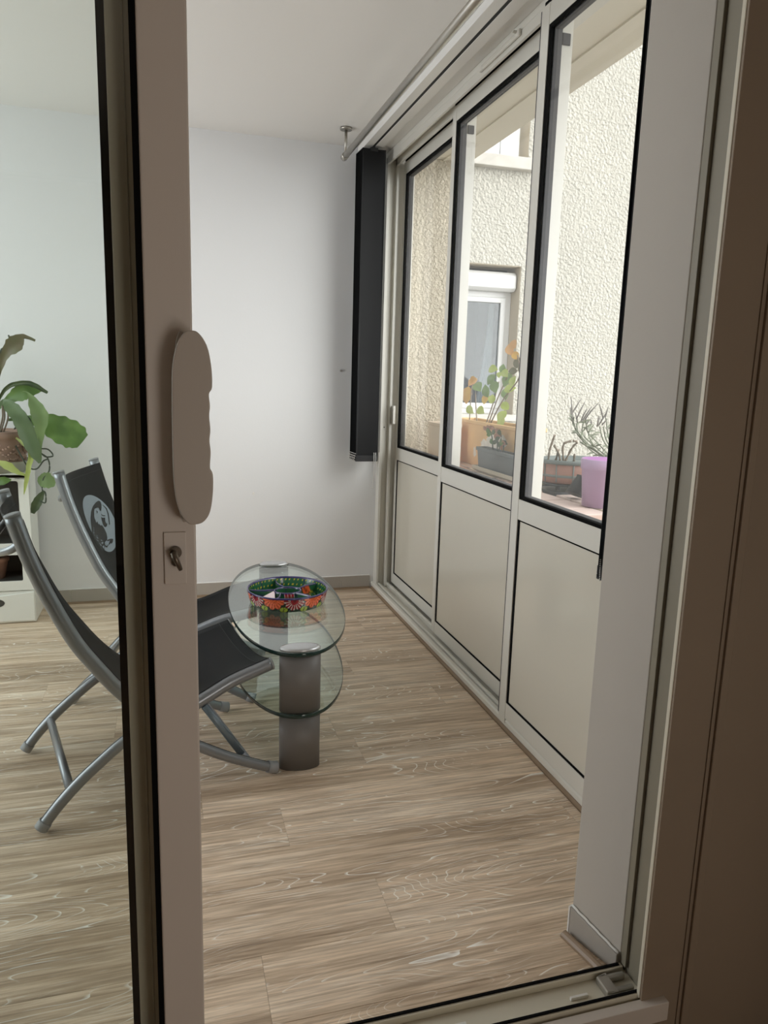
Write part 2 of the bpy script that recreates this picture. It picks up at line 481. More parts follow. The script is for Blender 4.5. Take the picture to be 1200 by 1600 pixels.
# ---------------------------------------------------------------- mesh helpers
class MB:
    def __init__(self):
        self.v, self.f, self.mi, self.sm = [], [], [], []

    def add(self, vs, fs, mi=0, smooth=False):
        o = len(self.v)
        self.v += [tuple(p) for p in vs]
        for f in fs:
            self.f.append(tuple(i + o for i in f))
            self.mi.append(mi)
            self.sm.append(smooth)
        return self

    def box(self, x0, x1, y0, y1, z0, z1, mi=0):
        vs = [(x, y, z) for x in (x0, x1) for y in (y0, y1) for z in (z0, z1)]
        return self.add(vs, [(0, 1, 3, 2), (4, 6, 7, 5), (0, 4, 5, 1), (2, 3, 7, 6), (0, 2, 6, 4), (1, 5, 7, 3)], mi)

    def prism(self, pts, axis, a, b, mi=0, smooth=False):
        """extrude a 2-D outline along an axis: x -> pts are (y,z); y -> (x,z); z -> (x,y)"""
        n = len(pts)
        put = {'x': lambda p, q: (q, p[0], p[1]), 'y': lambda p, q: (p[0], q, p[1]), 'z': lambda p, q: (p[0], p[1], q)}[axis]
        vs = [put(p, a) for p in pts] + [put(p, b) for p in pts]
        fs = [tuple(range(n)), tuple(range(2 * n - 1, n - 1, -1))]
        self.add(vs, fs, mi, False)
        self.add(vs, [(i, (i + 1) % n, n + (i + 1) % n, n + i) for i in range(n)], mi, smooth)
        return self

    def sweep(self, pts, ru, rv=None, n=12, up=(0, 0, 1), mi=0, caps=True, smooth=True):
        """tube along a polyline; ru across, rv along 'up'; scalars or per-point lists"""
        pts = [Vector(p) for p in pts]
        rv = ru if rv is None else rv
        gu = (lambda i: ru[i]) if isinstance(ru, (list, tuple)) else (lambda i: ru)
        gv = (lambda i: rv[i]) if isinstance(rv, (list, tuple)) else (lambda i: rv)
        up = Vector(up)
        rings = []
        for i, p in enumerate(pts):
            t = (pts[min(i + 1, len(pts) - 1)] - pts[max(i - 1, 0)]).normalized()
            a = t.cross(up)
            if a.length < 1e-4:
                a = t.cross(Vector((1, 0.3, 0)))
            a.normalize()
            b = a.cross(t)
            rings.append([p + a * (cos(2 * pi * k / n) * gu(i)) + b * (sin(2 * pi * k / n) * gv(i)) for k in range(n)])
        vs = [q for r in rings for q in r]
        fs = []
        for i in range(len(pts) - 1):
            for k in range(n):
                fs.append((i * n + k, i * n + (k + 1) % n, (i + 1) * n + (k + 1) % n, (i + 1) * n + k))
        self.add(vs, fs, mi, smooth)
        if caps:
            m = len(pts) - 1
            self.add(vs, [tuple(range(n - 1, -1, -1)), tuple(range(m * n, m * n + n))], mi, False)
        return self

    def lathe(self, prof, n=32, c=(0, 0, 0), sx=1.0, sy=1.0, mi=0, smooth=True, rot=None):
        vs = []
        for r, z in prof:
            for k in range(n):
                a = 2 * pi * k / n
                p = Vector((r * cos(a) * sx, r * sin(a) * sy, z))
                if rot is not None:
                    p = rot @ p
                vs.append(p + Vector(c))
        fs = []
        for i in range(len(prof) - 1):
            for k in range(n):
                fs.append((i * n + k, i * n + (k + 1) % n, (i + 1) * n + (k + 1) % n, (i + 1) * n + k))
        self.add(vs, fs, mi, smooth)
        m = len(prof) - 1
        self.add(vs, [tuple(range(n - 1, -1, -1)), tuple(range(m * n, m * n + n))], mi, False)
        return self

    def grid(self, rows, mi=0, smooth=True, closed=False):
        n = len(rows[0])
        vs = [p for r in rows for p in r]
        fs = []
        for i in range(len(rows) - 1):
            for k in range(n - (0 if closed else 1)):
                fs.append((i * n + k, i * n + (k + 1) % n, (i + 1) * n + (k + 1) % n, (i + 1) * n + k))
        return self.add(vs, fs, mi, smooth)

    def obj(self, name, mats, parent=None, bevel=0.0, seg=2):
        me = bpy.data.meshes.new(name)
        me.from_pydata(self.v, [], self.f)
        mats = mats if isinstance(mats, (list, tuple)) else [mats]
        for m in mats:
            me.materials.append(M[m])
        me.polygons.foreach_set('material_index', self.mi)
        me.polygons.foreach_set('use_smooth', self.sm)
        bm = bmesh.new()
        bm.from_mesh(me)
        bmesh.ops.remove_doubles(bm, verts=bm.verts, dist=1e-6)
        bmesh.ops.recalc_face_normals(bm, faces=bm.faces)
        bm.to_mesh(me)
        bm.free()
        o = bpy.data.objects.new(name, me)
        COL.objects.link(o)
        if parent is not None:
            o.parent = parent
        if bevel:
            b = o.modifiers.new('bevel', 'BEVEL')
            b.width = bevel
            b.segments = seg
            b.limit_method = 'ANGLE'
            b.angle_limit = radians(40)
        return o


def empty(name, loc=(0, 0, 0), rz=0.0):
    o = bpy.data.objects.new(name, None)
    o.empty_display_size = 0.05
    o.location = loc
    o.rotation_euler = (0, 0, rz)
    COL.objects.link(o)
    return o


def tag(o, label=None, cat=None, group=None, kind=None):
    if label:
        o['label'] = label
    if cat:
        o['category'] = cat
    if group:
        o['group'] = group
    if kind:
        o['kind'] = kind
    return o


def smooth_curve(pts, per=6):
    """Catmull-Rom through the points (any dimension)"""
    P = [Vector(p) for p in pts]
    P = [2 * P[0] - P[1]] + P + [2 * P[-1] - P[-2]]
    out = []
    for i in range(1, len(P) - 2):
        for k in range(per):
            t = k / per
            a, b, c, d = P[i - 1], P[i], P[i + 1], P[i + 2]
            out.append(0.5 * ((2 * b) + (c - a) * t + (2 * a - 5 * b + 4 * c - d) * t * t + (3 * b - a - 3 * c + d) * t ** 3))
    out.append(P[-2])
    return out


def leaf_bm(mb, pts, widths, nrm=(0, -1, 0), fold=0.15, per=5, mi=0):
    """a leaf blade: curved mid-rib, two half blades folded along it, a little wavy at the margin"""
    C = smooth_curve([(*p, w) for p, w in zip(pts, widths)], per)
    nrm = Vector(nrm)
    rows = []
    for i, q in enumerate(C):
        p = Vector(q[:3])
        w = max(q[3], 0.0015)
        a, b = Vector(C[max(i - 1, 0)][:3]), Vector(C[min(i + 1, len(C) - 1)][:3])
        t = (b - a).normalized()
        s = t.cross(nrm)
        if s.length < 1e-3:
            s = Vector((1, 0, 0))
        s.normalize()
        nn = s.cross(t)
        wob = 0.03 * w * sin(i * 1.15)
        rows.append([p - s * (w / 2 + wob) + nn * fold * w, p - s * w * 0.25 + nn * fold * 0.4 * w, p,
                     p + s * w * 0.25 + nn * fold * 0.4 * w, p + s * (w / 2 - wob) + nn * fold * w])
    mb.grid(rows, mi)
    return mb


# ================================================================ STRUCTURE
YB = 4.085          # back wall
XW = 1.145          # inner edge of the glazed wall
ZC = 2.45           # ceiling
XL = -2.7           # far left end of the veranda

# ---- floor: base slab with separate planks
floor = MB().box(XL, 1.16, 1.16, YB, -0.08, -0.004).obj('floor', 'trimwood')
tag(floor, kind='structure')
PW, PL = 0.18, 1.22
plank_me = {}


def plank(x0, x1, y0):
    g = 0.00025
    L = round(x1 - x0, 3)
    if L not in plank_me:
        h = L / 2 - g
        b = MB()
        e = 0.00025
        b.add([(-h, 0 + g, -0.0035), (h, 0 + g, -0.0035), (h, PW - g, -0.0035), (-h, PW - g, -0.0035),
               (-h, 0 + g, -e), (h, 0 + g, -e), (h, PW - g, -e), (-h, PW - g, -e),
               (-h + e, g + e, 0), (h - e, g + e, 0), (h - e, PW - g - e, 0), (-h + e, PW - g - e, 0)],
              [(0, 3, 2, 1), (0, 1, 5, 4), (1, 2, 6, 5), (2, 3, 7, 6), (3, 0, 4, 7), (4, 5, 9, 8), (5, 6, 10, 9), (6, 7, 11, 10), (7, 4, 8, 11), (8, 9, 10, 11)])
        o = b.obj('plank', 'oak', floor)
        plank_me[L] = o.data
    else:
        o = bpy.data.objects.new('plank', plank_me[L])
        COL.objects.link(o)
        o.parent = floor
    o.location = ((x0 + x1) / 2, y0, 0)


known = {1.76: 0.291, 1.40: 0.479, 2.12: 0.602, 1.94: 0.072}
row = 0
y = 1.40 - 2 * PW
while y < YB:
    y1 = y + PW
    j = known.get(round(y, 2), (row * 0.47) % PL - 0.3)
    x = j - PL * math.ceil((j - XL) / PL)
    while x < 1.16:
        a, b_ = max(x, XL), min(x + PL, 1.145)
        if b_ - a > 0.02 and y > 1.1:
            if y1 <= YB + 0.02:
                plank(a, b_, y)
        x += PL
    y = round(y1, 3)
    row += 1
# cut rows at both ends of the room
yy = 1.40 - PW
MB().box(XL, 1.145, 1.163, yy - 0.0006, -0.0035, 0).obj('plank', 'oak', floor)

ceil = MB().box(XL, 1.30, 1.10, YB, ZC, ZC + 0.03).obj('ceiling', 'ceiling')
tag(ceil, kind='structure')
wb = MB().box(XL - 0.1, 1.32, YB, YB + 0.10, -0.05, ZC + 0.03).obj('wall_back', 'wall')
tag(wb, kind='structure')
wl_ = MB().box(XL - 0.1, XL, 1.10, YB, -0.05, 0.55).box(XL - 0.1, XL, 1.10, YB, 2.33, ZC + 0.03).box(XL - 0.1, XL, 1.10, 1.45, 0.55, 2.33).box(XL - 0.1, XL, 3.85, YB, 0.55, 2.33).obj('wall_left', 'wall')
tag(wl_, kind='structure')
# the short white wall at the right of the door, its end face looking into the veranda
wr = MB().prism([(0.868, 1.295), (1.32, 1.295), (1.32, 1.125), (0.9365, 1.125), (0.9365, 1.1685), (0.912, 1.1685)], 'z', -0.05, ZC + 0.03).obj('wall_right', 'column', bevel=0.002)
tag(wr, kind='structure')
# wall above the door and left of the door
wd = MB().box(XL - 0.1, 0.872, 1.10, 1.295, 2.16, ZC + 0.03).box(XL - 0.1, -1.30, 1.10, 1.295, -0.05, 2.16).obj('wall_door', 'wall')
tag(wd, kind='structure')

# unseen window added at the veranda's left end to go with the fill light
w4 = empty('added_end_window', (XL - 0.05, 2.65, 0.55))
tag(w4, kind='structure')
for nm_, b_ in (('jamb', (-0.03, 0.03, -1.20, -1.14, 0, 1.78)), ('jamb', (-0.03, 0.03, 1.14, 1.20, 0, 1.78)), ('mullion', (-0.03, 0.03, -0.03, 0.03, 0.06, 1.72)),
                ('bottom_rail', (-0.03, 0.03, -1.14, 1.14, 0, 0.06)), ('top_rail', (-0.03, 0.03, -1.14, 1.14, 1.72, 1.78))):
    MB().box(*b_).obj(nm_, 'alu', w4, 0.003)
for y0_, y1_ in ((-1.139, -0.031), (0.031, 1.139)):
    MB().box(-0.003, 0.003, y0_, y1_, 0.061, 1.719).obj('glass_pane', 'glass', w4)

# ---- skirting along the back wall: separate tiles, then a strip of pale grout behind them
bb = empty('baseboard_back', (0, YB, 0))
tag(bb, kind='structure')
x = 1.142
edges = [1.142, 0.968]
while edges[-1] > -1.6:
    edges.append(edges[-1] - 0.297)
for a, b_ in zip(edges[1:], edges[:-1]):
    o = MB().box(a + 0.001, b_ - 0.001, -0.009, -0.0005, 0.006, 0.078).obj('tile', 'tile', bb, 0.0012, 1)
MB().box(-1.6, 1.142, -0.006, -0.0005, 0.0, 0.0775).obj('grout', 'caulk', bb)
MB().prism([(-0.0005, 0.0785), (-0.010, 0.0785), (-0.0005, 0.083)], 'x', -1.6, 1.142).obj('caulk_line', 'caulk', bb)
MB().prism([(-0.0095, 0.0002), (-0.019, 0.0002), (-0.0165, 0.0085), (-0.0095, 0.0115)], 'x', -1.6, 1.142).obj('quarter_round', 'trimwood', bb)

# ---- skirting on the column end face
br_ = empty('baseboard_right', (0.868, 1.295, 0))
tag(br_, kind='structure')


def skirt(nm, mb, mat, bev=0.0):
    """local frame: u runs along the slanted end face from its far corner, v out of the face"""
    L_ = math.hypot(0.044, 0.1265)
    ex, ey = 0.044 / L_, -0.1265 / L_
    mb.v = [(u * ex + v * ey, u * ey - v * ex, z) for u, v, z in mb.v]
    return mb.obj(nm, mat, br_, bev, 1)


skirt('tile', MB().prism([(0.002, 0.0), (0.132, 0.0), (0.132, 0.040), (0.002, 0.070)], 'y', 0.0005, 0.0105), 'tile', 0.001)
skirt('tile_edge', MB().box(-0.002, 0.0018, 0.0005, 0.0115, 0.0, 0.0708), 'caulk')
skirt('caulk_line', MB().sweep([(0.002 + 0.01 * k, 0.004, 0.0712 - 0.0023 * k + 0.0011 * sin(k * 2.1)) for k in range(14)], 0.003, 0.0032, 6), 'caulk')
q = [(0, 0.0), (-0.014, 0.0), (-0.013, 0.005), (-0.009, 0.0105), (-0.004, 0.0135), (0, 0.014)]
t1 = MB().add([(0.868 - 0.022 + a + (0.004 if yy_ > 1.2 else 0.030), yy_, b_ + 0.0005) for yy_ in (1.287, 1.170) for a, b_ in q],
              [(i, (i + 1) % 6, 6 + (i + 1) % 6, 6 + i) for i in range(6)] + [tuple(range(6)), tuple(range(11, 5, -1))]).obj('trim_1', 'trimwood')
tag(t1, kind='structure')

# ---- quarter round along the glazing
q = [(0.0, 0.0), (-0.016, 0.0), (-0.015, 0.006), (-0.011, 0.0125), (-0.006, 0.0155), (0, 0.016)]
t2 = MB().prism([(1.162 + a, b_ + 0.0005) for a, b_ in q], 'y', 1.298, YB - 0.02).obj('trim_2', 'trimwood')
tag(t2, kind='structure')

# ---- outer frame of the glazing: jamb, track, head
tf = empty('trim_3', (1.165, 1.3, 0))
tag(tf, kind='structure')


def tfp(name, mb, mat='alu', bev=0.0015):
    mb.v = [(x - 1.165, y - 1.3, z) for x, y, z in mb.v]
    return mb.obj(name, mat, tf, bev, 2)


tfp('sill_track', MB().box(1.163, 1.33, 1.30, 4.08, 0.0, 0.018))
tfp('sill_nose', MB().prism([(1.150, 0.0165), (1.150, 0.034), (1.154, 0.040), (1.170, 0.040), (1.170, 0.019), (1.163, 0.0165)], 'y', 1.30, 4.08))
for i, xx in enumerate((1.177, 1.2035, 1.232, 1.2585)):
    tfp('track_rail', MB().box(xx, xx + (0.006 if i in (1, 3) else 0.012), 1.30, 4.045, 0.018, 0.044 if i in (0, 2) else 0.03))
tfp('jamb', MB().box(1.165, 1.33, 4.052, 4.084, 0.018, 2.42))
for xx in (1.165, 1.2185):
    tfp('jamb_rail', MB().box(xx, xx + 0.014, 4.022, 4.052, 0.018, 2.40))
tfp('jamb', MB().box(1.165, 1.33, 1.296, 1.312, 0.018, 2.42))
tfp('head', MB().box(1.165, 1.33, 1.296, 4.084, 2.40, 2.449))
for xx in (1.165, 1.2185):
    tfp('head_rail', MB().box(xx, xx + 0.012, 1.312, 4.045, 2.366, 2.40))
tfp('head_cover', MB().box(1.114, 1.1645, 1.298, 4.083, 2.424, 2.449), 'rail_white')
# latch and screw hole on the far jamb
tfp('strike_plate', MB().box(1.229, 1.243, 3.99, 4.052, 0.985, 1.086), 'alu')
_s = MB().lathe([(0.0035, 0), (0.0035, 0.002)], 10)
_s.v = [(a + 1.197, 4.0515 - c_, b_ + 0.962) for a, b_, c_ in _s.v]
tfp('screw_hole', _s, 'slot', 0)


# ---- three sliding sashes
def sash(name, x0, yn, yf, wf, wn, foot=0.045, lip=False):
    """x0 inner face; yn near edge; yf far edge; wf / wn widths of the far and near stiles"""
    root = empty(name, (x0, yf, 0))
    tag(root, kind='structure')
    T = 0.046
    ZT, ZG1, ZG0, ZP1, ZP0 = 2.385, 2.322, 0.850, 0.780, 0.104

    def part(nm, mb, mat, bev=0.0012, parent=root):
        mb.v = [(x - x0, y - yf, z) for x, y, z in mb.v]
        return mb.obj(nm, mat, parent, bev, 2)
    ya, yb = yn + wn, yf - wf
    part('stile', MB().box(x0, x0 + T, yb, yf, 0.024 if lip else foot, ZT), 'alu')
    part('stile', MB().box(x0, x0 + T, yn, ya, foot, ZT), 'alu')
    part('top_rail', MB().box(x0 + 0.001, x0 + T, ya, yb, ZG1, ZT), 'alu')
    part('middle_rail', MB().box(x0 + 0.001, x0 + T, ya, yb, ZP1, ZG0), 'alu')
    part('bottom_rail', MB().box(x0 + 0.001, x0 + T, ya, yb, foot, ZP0), 'alu')
    # glass with its black gasket
    g = 0.011
    gk = MB()
    for a, b_, c_, d in ((ya, ya + g, ZG0, ZG1), (yb - g, yb, ZG0, ZG1), (ya + g, yb - g, ZG0, ZG0 + g), (ya + g, yb - g, ZG1 - g, ZG1)):
        gk.box(x0 + 0.0025, x0 + 0.0105, a, b_, c_, d)
    go = part('glass_gasket', gk, 'rubber', 0)
    gk = MB()
    g2 = 0.012
    for a, b_, c_, d in ((ya, ya + g2, ZG0, ZG1), (yb - g2, yb, ZG0, ZG1), (ya + g2, yb - g2, ZG0, ZG0 + g2), (ya + g2, yb - g2, ZG1 - g2, ZG1)):
        gk.box(x0 + 0.0165, x0 + 0.042, a, b_, c_, d)
    part('outer_gasket', gk, 'greyrubber', 0)
    if name != 'window_1':
        part('interlock', MB().box(x0 + 0.0465, x0 + 0.0555, yb + 0.012, yf - 0.004, foot, ZT - 0.02), 'greyrubber', 0)
        part('edge_seal', MB().box(x0 + 0.003, x0 + 0.030, yf + 0.0002, yf + (0.011 if lip else 0.004), foot, ZT - 0.004), 'greyrubber', 0)
    part('gap_shade_strip', MB().box(x0 + 0.004, x0 + 0.014, yn + 0.01, yf - 0.01, ZT + 0.0002, 2.3985), 'rubber', 0)  # black strip put in for the dark gap above the top rail
    part('glass_pane', MB().box(x0 + 0.0108, x0 + 0.0158, ya + 0.002, yb - 0.002, ZG0 + 0.002, ZG1 - 0.002), 'glass', 0)
    # lower infill panel and its gasket
    part('lower_panel', MB().box(x0 + 0.006, x0 + 0.030, ya + 0.008, yb - 0.008, ZP0 + 0.005, ZP1 - 0.005), 'panel', 0.001)
    gk = MB()
    g = 0.0075
    for a, b_, c_, d in ((ya, ya + g, ZP0, ZP1), (yb - g * 1.6, yb, ZP0, ZP1), (ya + g, yb - g * 1.6, ZP0, ZP0 + g), (ya + g, yb - g * 1.6, ZP1 - g * 0.7, ZP1)):
        gk.box(x0 + 0.0035, x0 + 0.028, a, b_, c_, d)
    part('panel_gasket', gk, 'rubber', 0)
    # brush plug at the top of the interlock
    part('end_plug', MB().box(x0 + 0.006, x0 + 0.036, yn - 0.006, yn - 0.0002, 2.285, 2.32), 'greyrubber', 0.003)
    return root


sash('window_1', 1.262, 3.160, 4.035, 0.034, 0.055)
sash('window_2', 1.205, 2.268, 3.175, 0.040, 0.055)
sash('window_3', 1.148, 1.330, 2.287, 0.050, 0.055, lip=True)

# ---- patio door: far leaf, near leaf, frame
YN, YF = 1.085, 1.142       # inner faces of the two leaves


def door_part(root, nm, mb, mat, bev=0.002, parent=None):
    lx, ly, lz = root.location
    mb.v = [(x - lx, y - ly, z - lz) for x, y, z in mb.v]
    return mb.obj(nm, mat, parent or root, bev, 3)


d2 = empty('door_2', (-0.9, YF, 0.03))
tag(d2, kind='structure')
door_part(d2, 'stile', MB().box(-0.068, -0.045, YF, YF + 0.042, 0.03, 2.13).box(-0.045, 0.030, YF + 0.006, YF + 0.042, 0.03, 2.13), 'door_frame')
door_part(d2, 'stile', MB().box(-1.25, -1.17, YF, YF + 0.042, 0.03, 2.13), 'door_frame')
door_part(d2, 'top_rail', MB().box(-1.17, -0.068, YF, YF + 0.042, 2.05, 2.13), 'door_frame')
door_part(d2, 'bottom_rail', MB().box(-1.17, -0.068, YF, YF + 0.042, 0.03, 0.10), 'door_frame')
door_part(d2, 'gasket', MB().box(-0.079, -0.0682, YF + 0.004, YF + 0.036, 0.10, 2.05).box(-1.1698, -1.16, YF + 0.004, YF + 0.036, 0.10, 2.05)
          .box(-1.16, -0.079, YF + 0.004, YF + 0.036, 0.1002, 0.110).box(-1.16, -0.079, YF + 0.004, YF + 0.036, 2.04, 2.0498), 'rubber', 0)
door_part(d2, 'glass_pane', MB().box(-1.1595, -0.0795, YF + 0.016, YF + 0.022, 0.1105, 2.0395), 'door_glass', 0)

d1 = empty('door_1', (0.0, YN, 0.03))
tag(d1, kind='structure')
door_part(d1, 'stile', MB().box(-0.027, 0.037, YN, YN + 0.042, 0.03, 2.13), 'door_alu', 0.003)
door_part(d1, 'stile', MB().box(-1.10, -1.03, YN, YN + 0.042, 0.03, 2.13), 'door_alu', 0.003)
door_part(d1, 'top_rail', MB().box(-1.03, -0.027, YN, YN + 0.042, 2.05, 2.13), 'door_alu')
door_part(d1, 'bottom_rail', MB().box(-1.03, -0.027, YN, YN + 0.042, 0.03, 0.10), 'door_alu')
door_part(d1, 'gasket', MB().box(-0.0355, -0.0272, YN + 0.003, YN + 0.036, 0.10, 2.05).box(-1.0298, -1.02, YN + 0.003, YN + 0.036, 0.10, 2.05)
          .box(-1.02, -0.0355, YN + 0.003, YN + 0.036, 0.1002, 0.110).box(-1.02, -0.0355, YN + 0.003, YN + 0.036, 2.04, 2.0498), 'rubber', 0)
door_part(d1, 'glass_pane', MB().box(-1.0195, -0.0362, YN + 0.016, YN + 0.022, 0.1105, 2.0395), 'door_glass', 0)
# scalloped grip
H = [(0.0289, 1.3026), (0.0422, 1.301), (0.0543, 1.2834), (0.0597, 1.2562), (0.0604, 1.2285), (0.0562, 1.2191), (0.0573, 1.2028),
     (0.056, 1.1886), (0.0574, 1.1698), (0.056, 1.1555), (0.0574, 1.1388), (0.0562, 1.1172), (0.06, 1.1074), (0.0597, 1.0831),
     (0.0558, 1.0562), (0.0474, 1.0415), (0.0355, 1.0369), (0.0239, 1.0397), (0.0127, 1.0596), (0.0076, 1.0887), (0.0063, 1.1317),
     (0.0072, 1.2249), (0.0091, 1.2591), (0.0152, 1.2841), (0.0221, 1.2967)]
Hs = [(p[0], p[1]) for p in smooth_curve([(*p, 0) for p in H + [H[0]]], 4)][:-1]
hb = MB().prism(Hs, 'y', 1.040, 1.060, smooth=True)
door_part(d1, 'handle', hb, 'handle', 0.002)
hbase = MB().prism([(0.010 + (x - 0.0063) * 0.40, z) for x, z in Hs if True], 'y', 1.0598, YN + 0.001, smooth=True)
door_part(d1, 'handle_base', hbase, 'handle', 0.002)
lk = door_part(d1, 'lock_plate', MB().box(-0.0085, 0.0225, YN - 0.004, YN + 0.001, 0.940, 1.018), 'door_alu', 0.001)
cyl = MB()
for (cx, cz, r, l) in ((0.0075, 0.989, 0.0088, 0.006), (0.0075, 0.974, 0.0058, 0.005)):
    pts = [(cx + r * cos(a * pi / 12), cz + r * sin(a * pi / 12)) for a in range(24)]
    cyl.prism(pts, 'y', YN - 0.004 - l, YN - 0.003, smooth=True)
cyl.box(0.0025, 0.0125, YN - 0.0085, YN - 0.0035, 0.972, 0.986)
lx = cyl
lx.v = [(x - 0.0, y - YN, z - 0.03) for x, y, z in lx.v]
lx.obj('lock_cylinder', 'bronze', lk, 0.0006)
tt = MB().sweep([(0.004, YN - 0.020, 0.992), (0.008, YN - 0.022, 0.982), (0.014, YN - 0.021, 0.966)], [0.0045, 0.0048, 0.003], [0.006, 0.006, 0.004], 12, up=(0, -1, 0))
tt.sweep([(0.006, YN - 0.006, 0.988), (0.006, YN - 0.020, 0.988)], 0.0045, n=12)
tt.v = [(x, y - YN, z - 0.03) for x, y, z in tt.v]
tt.obj('thumb_turn', 'bronze', lk)

# door frame: sill with two tracks, right jamb
df = empty('trim_4', (0.9, 1.1, 0))
tag(df, kind='structure')


def dfp(nm, mb, mat='door_frame', bev=0.0012):
    mb.v = [(x - 0.9, y - 1.1, z) for x, y, z in mb.v]
    return mb.obj(nm, mat, df, bev, 2)


dfp('sill', MB().box(-1.30, 0.935, 1.080, 1.168, -0.02, 0.004))
dfp('sill_edge', MB().box(-1.30, 0.912, 1.156, 1.168, 0.004, 0.020))
dfp('sill_rail', MB().box(-1.30, 0.915, 1.086, 1.098, 0.004, 0.020))
dfp('sill_lip', MB().box(-1.30, 0.955, 1.058, 1.0795, -0.03, 0.013), 'handle')
dfp('seal', MB().box(-1.30, 0.905, 1.160, 1.1665, 0.020, 0.0235), 'rubber', 0.001)
dfp('seal', MB().box(-1.30, 0.915, 1.0885, 1.0945, 0.020, 0.0235), 'rubber', 0.001)
dfp('track_clip', MB().box(0.765, 0.805, 1.118, 1.124, 0.004, 0.011), 'white_plastic', 0.001)
dfp('track_clip', MB().box(0.495, 0.535, 1.118, 1.124, 0.004, 0.011), 'white_plastic', 0.001)
dfp('stop_block', MB().box(0.840, 0.862, 1.104, 1.148, 0.004, 0.020).box(0.862, 0.905, 1.104, 1.114, 0.004, 0.020).box(0.862, 0.905, 1.138, 1.148, 0.004, 0.020), 'steel', 0.003)
dfp('jamb', MB().box(0.920, 0.936, 1.080, 1.168, 0.004, 2.15), 'door_jamb')
dfp('jamb_rail', MB().box(0.9125, 0.920, 1.150, 1.168, 0.021, 2.15), 'door_jamb')
dfp('jamb_rail', MB().box(0.9035, 0.920, 1.083, 1.090, 0.021, 2.15), 'door_jamb')
dfp('jamb_lip', MB().box(0.8985, 0.9035, 1.0805, 1.090, 0.014, 2.15), 'door_frame', 0.0018)
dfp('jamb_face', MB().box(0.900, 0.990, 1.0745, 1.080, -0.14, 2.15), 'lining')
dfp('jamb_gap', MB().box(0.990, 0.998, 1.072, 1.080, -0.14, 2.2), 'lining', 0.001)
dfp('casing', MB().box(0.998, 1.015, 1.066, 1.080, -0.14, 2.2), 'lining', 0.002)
dfp('head', MB().box(-1.30, 0.935, 1.080, 1.168, 2.135, 2.16))

# ---- the room the camera stands in (shell only)
rf = MB().box(-2.2, 1.25, -3.2, 1.0795, -0.18, -0.14).obj('floor_room', 'room_floor')
tag(rf, kind='structure')
rc = MB().box(-2.2, 1.25, -3.2, 1.10, 2.45, 2.48).obj('ceiling_room', 'ceiling')
tag(rc, kind='structure')
rw = MB().box(-2.3, 1.35, -3.3, -3.2, -0.18, 2.48).obj('wall_room_back', 'room_wall')
tag(rw, kind='structure')
rw = MB().box(-2.3, -2.2, -3.2, 1.10, -0.18, 2.48).obj('wall_room_left', 'room_wall')
tag(rw, kind='structure')
rw = MB().box(1.25, 1.35, -3.2, 1.125, -0.18, 2.48).obj('wall_room_right', 'room_wall')
tag(rw, kind='structure')
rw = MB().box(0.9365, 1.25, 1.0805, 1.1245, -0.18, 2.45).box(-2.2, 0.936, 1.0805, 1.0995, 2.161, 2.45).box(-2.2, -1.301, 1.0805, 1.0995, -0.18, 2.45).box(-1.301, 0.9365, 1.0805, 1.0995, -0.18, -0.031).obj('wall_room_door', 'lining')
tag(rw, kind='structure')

# ================================================================ OUTSIDE STRUCTURE
cs = MB().box(1.331, 1.70, -4.0, 4.30, 2.47, 2.62).box(1.54, 1.56, -4.0, 4.19, 2.463, 2.47).obj('ceiling_balcony', 'slab')
tag(cs, kind='structure')
wo = MB().box(1.3205, 1.665, 4.19, 4.36, -3.0, 2.469).obj('wall_outside', 'stucco2')
tag(wo, kind='structure')
up = MB().box(1.0, 1.33, -4.0, 4.36, 2.62, 8.0).obj('wall_upper', 'stucco2')
tag(up, kind='structure')
gr = MB().box(-6, 16, -16, 20, -3.2, -3.0).obj('ground', 'ground')
tag(gr, kind='structure')
ledge = MB().box(1.345, 1.95, 0.2, 4.185, -3.0, 0.772).obj('trim_5', 'ledge', bevel=0.004)
tag(ledge, kind='structure')
# crazy paving on the ledge: separate stones
rs = random.Random(3)
ys = 1.6
while ys < 4.10:
    h = rs.uniform(0.13, 0.24)
    xs = [1.352, 1.352 + rs.uniform(0.13, 0.2), 1.352 + rs.uniform(0.30, 0.40), 1.94]
    for a, b_ in zip(xs[:-1], xs[1:]):
        y0, y1 = ys + 0.004, min(ys + h, 4.18) - 0.004
        x0, x1 = a + 0.004, b_ - 0.004
        k = [(x0 + rs.uniform(0, .012), y0 + rs.uniform(0, .012)), ((x0 + x1) / 2, y0 + rs.uniform(-.002, .012)), (x1 - rs.uniform(0, .012), y0 + rs.uniform(0, .012)),
             (x1 - rs.uniform(0, .012), y1 - rs.uniform(0, .012)), ((x0 + x1) / 2, y1 - rs.uniform(-.002, .012)), (x0 + rs.uniform(0, .012), y1 - rs.uniform(0, .012))]
        MB().prism(k, 'z', 0.7715, 0.7835 + rs.uniform(0, 0.002)).obj('stone', rs.choice(['stoneA', 'stoneB', 'stoneC', 'stoneA']), ledge, 0.002, 1)
    ys += h

# ---- neighbouring house: facade facing us, two window openings
YH = 7.5
house = empty('neighbour_house', (4.0, YH, -3.0))
tag(house, 'cream rough-rendered house front across the court, seen through the veranda panes', 'building')


def hp(nm, mb, mat, parent=house, bev=0.0):
    mb.v = [(x - 4.0, y - YH, z + 3.0) for x, y, z in mb.v]
    return mb.obj(nm, mat, parent, bev, 2)


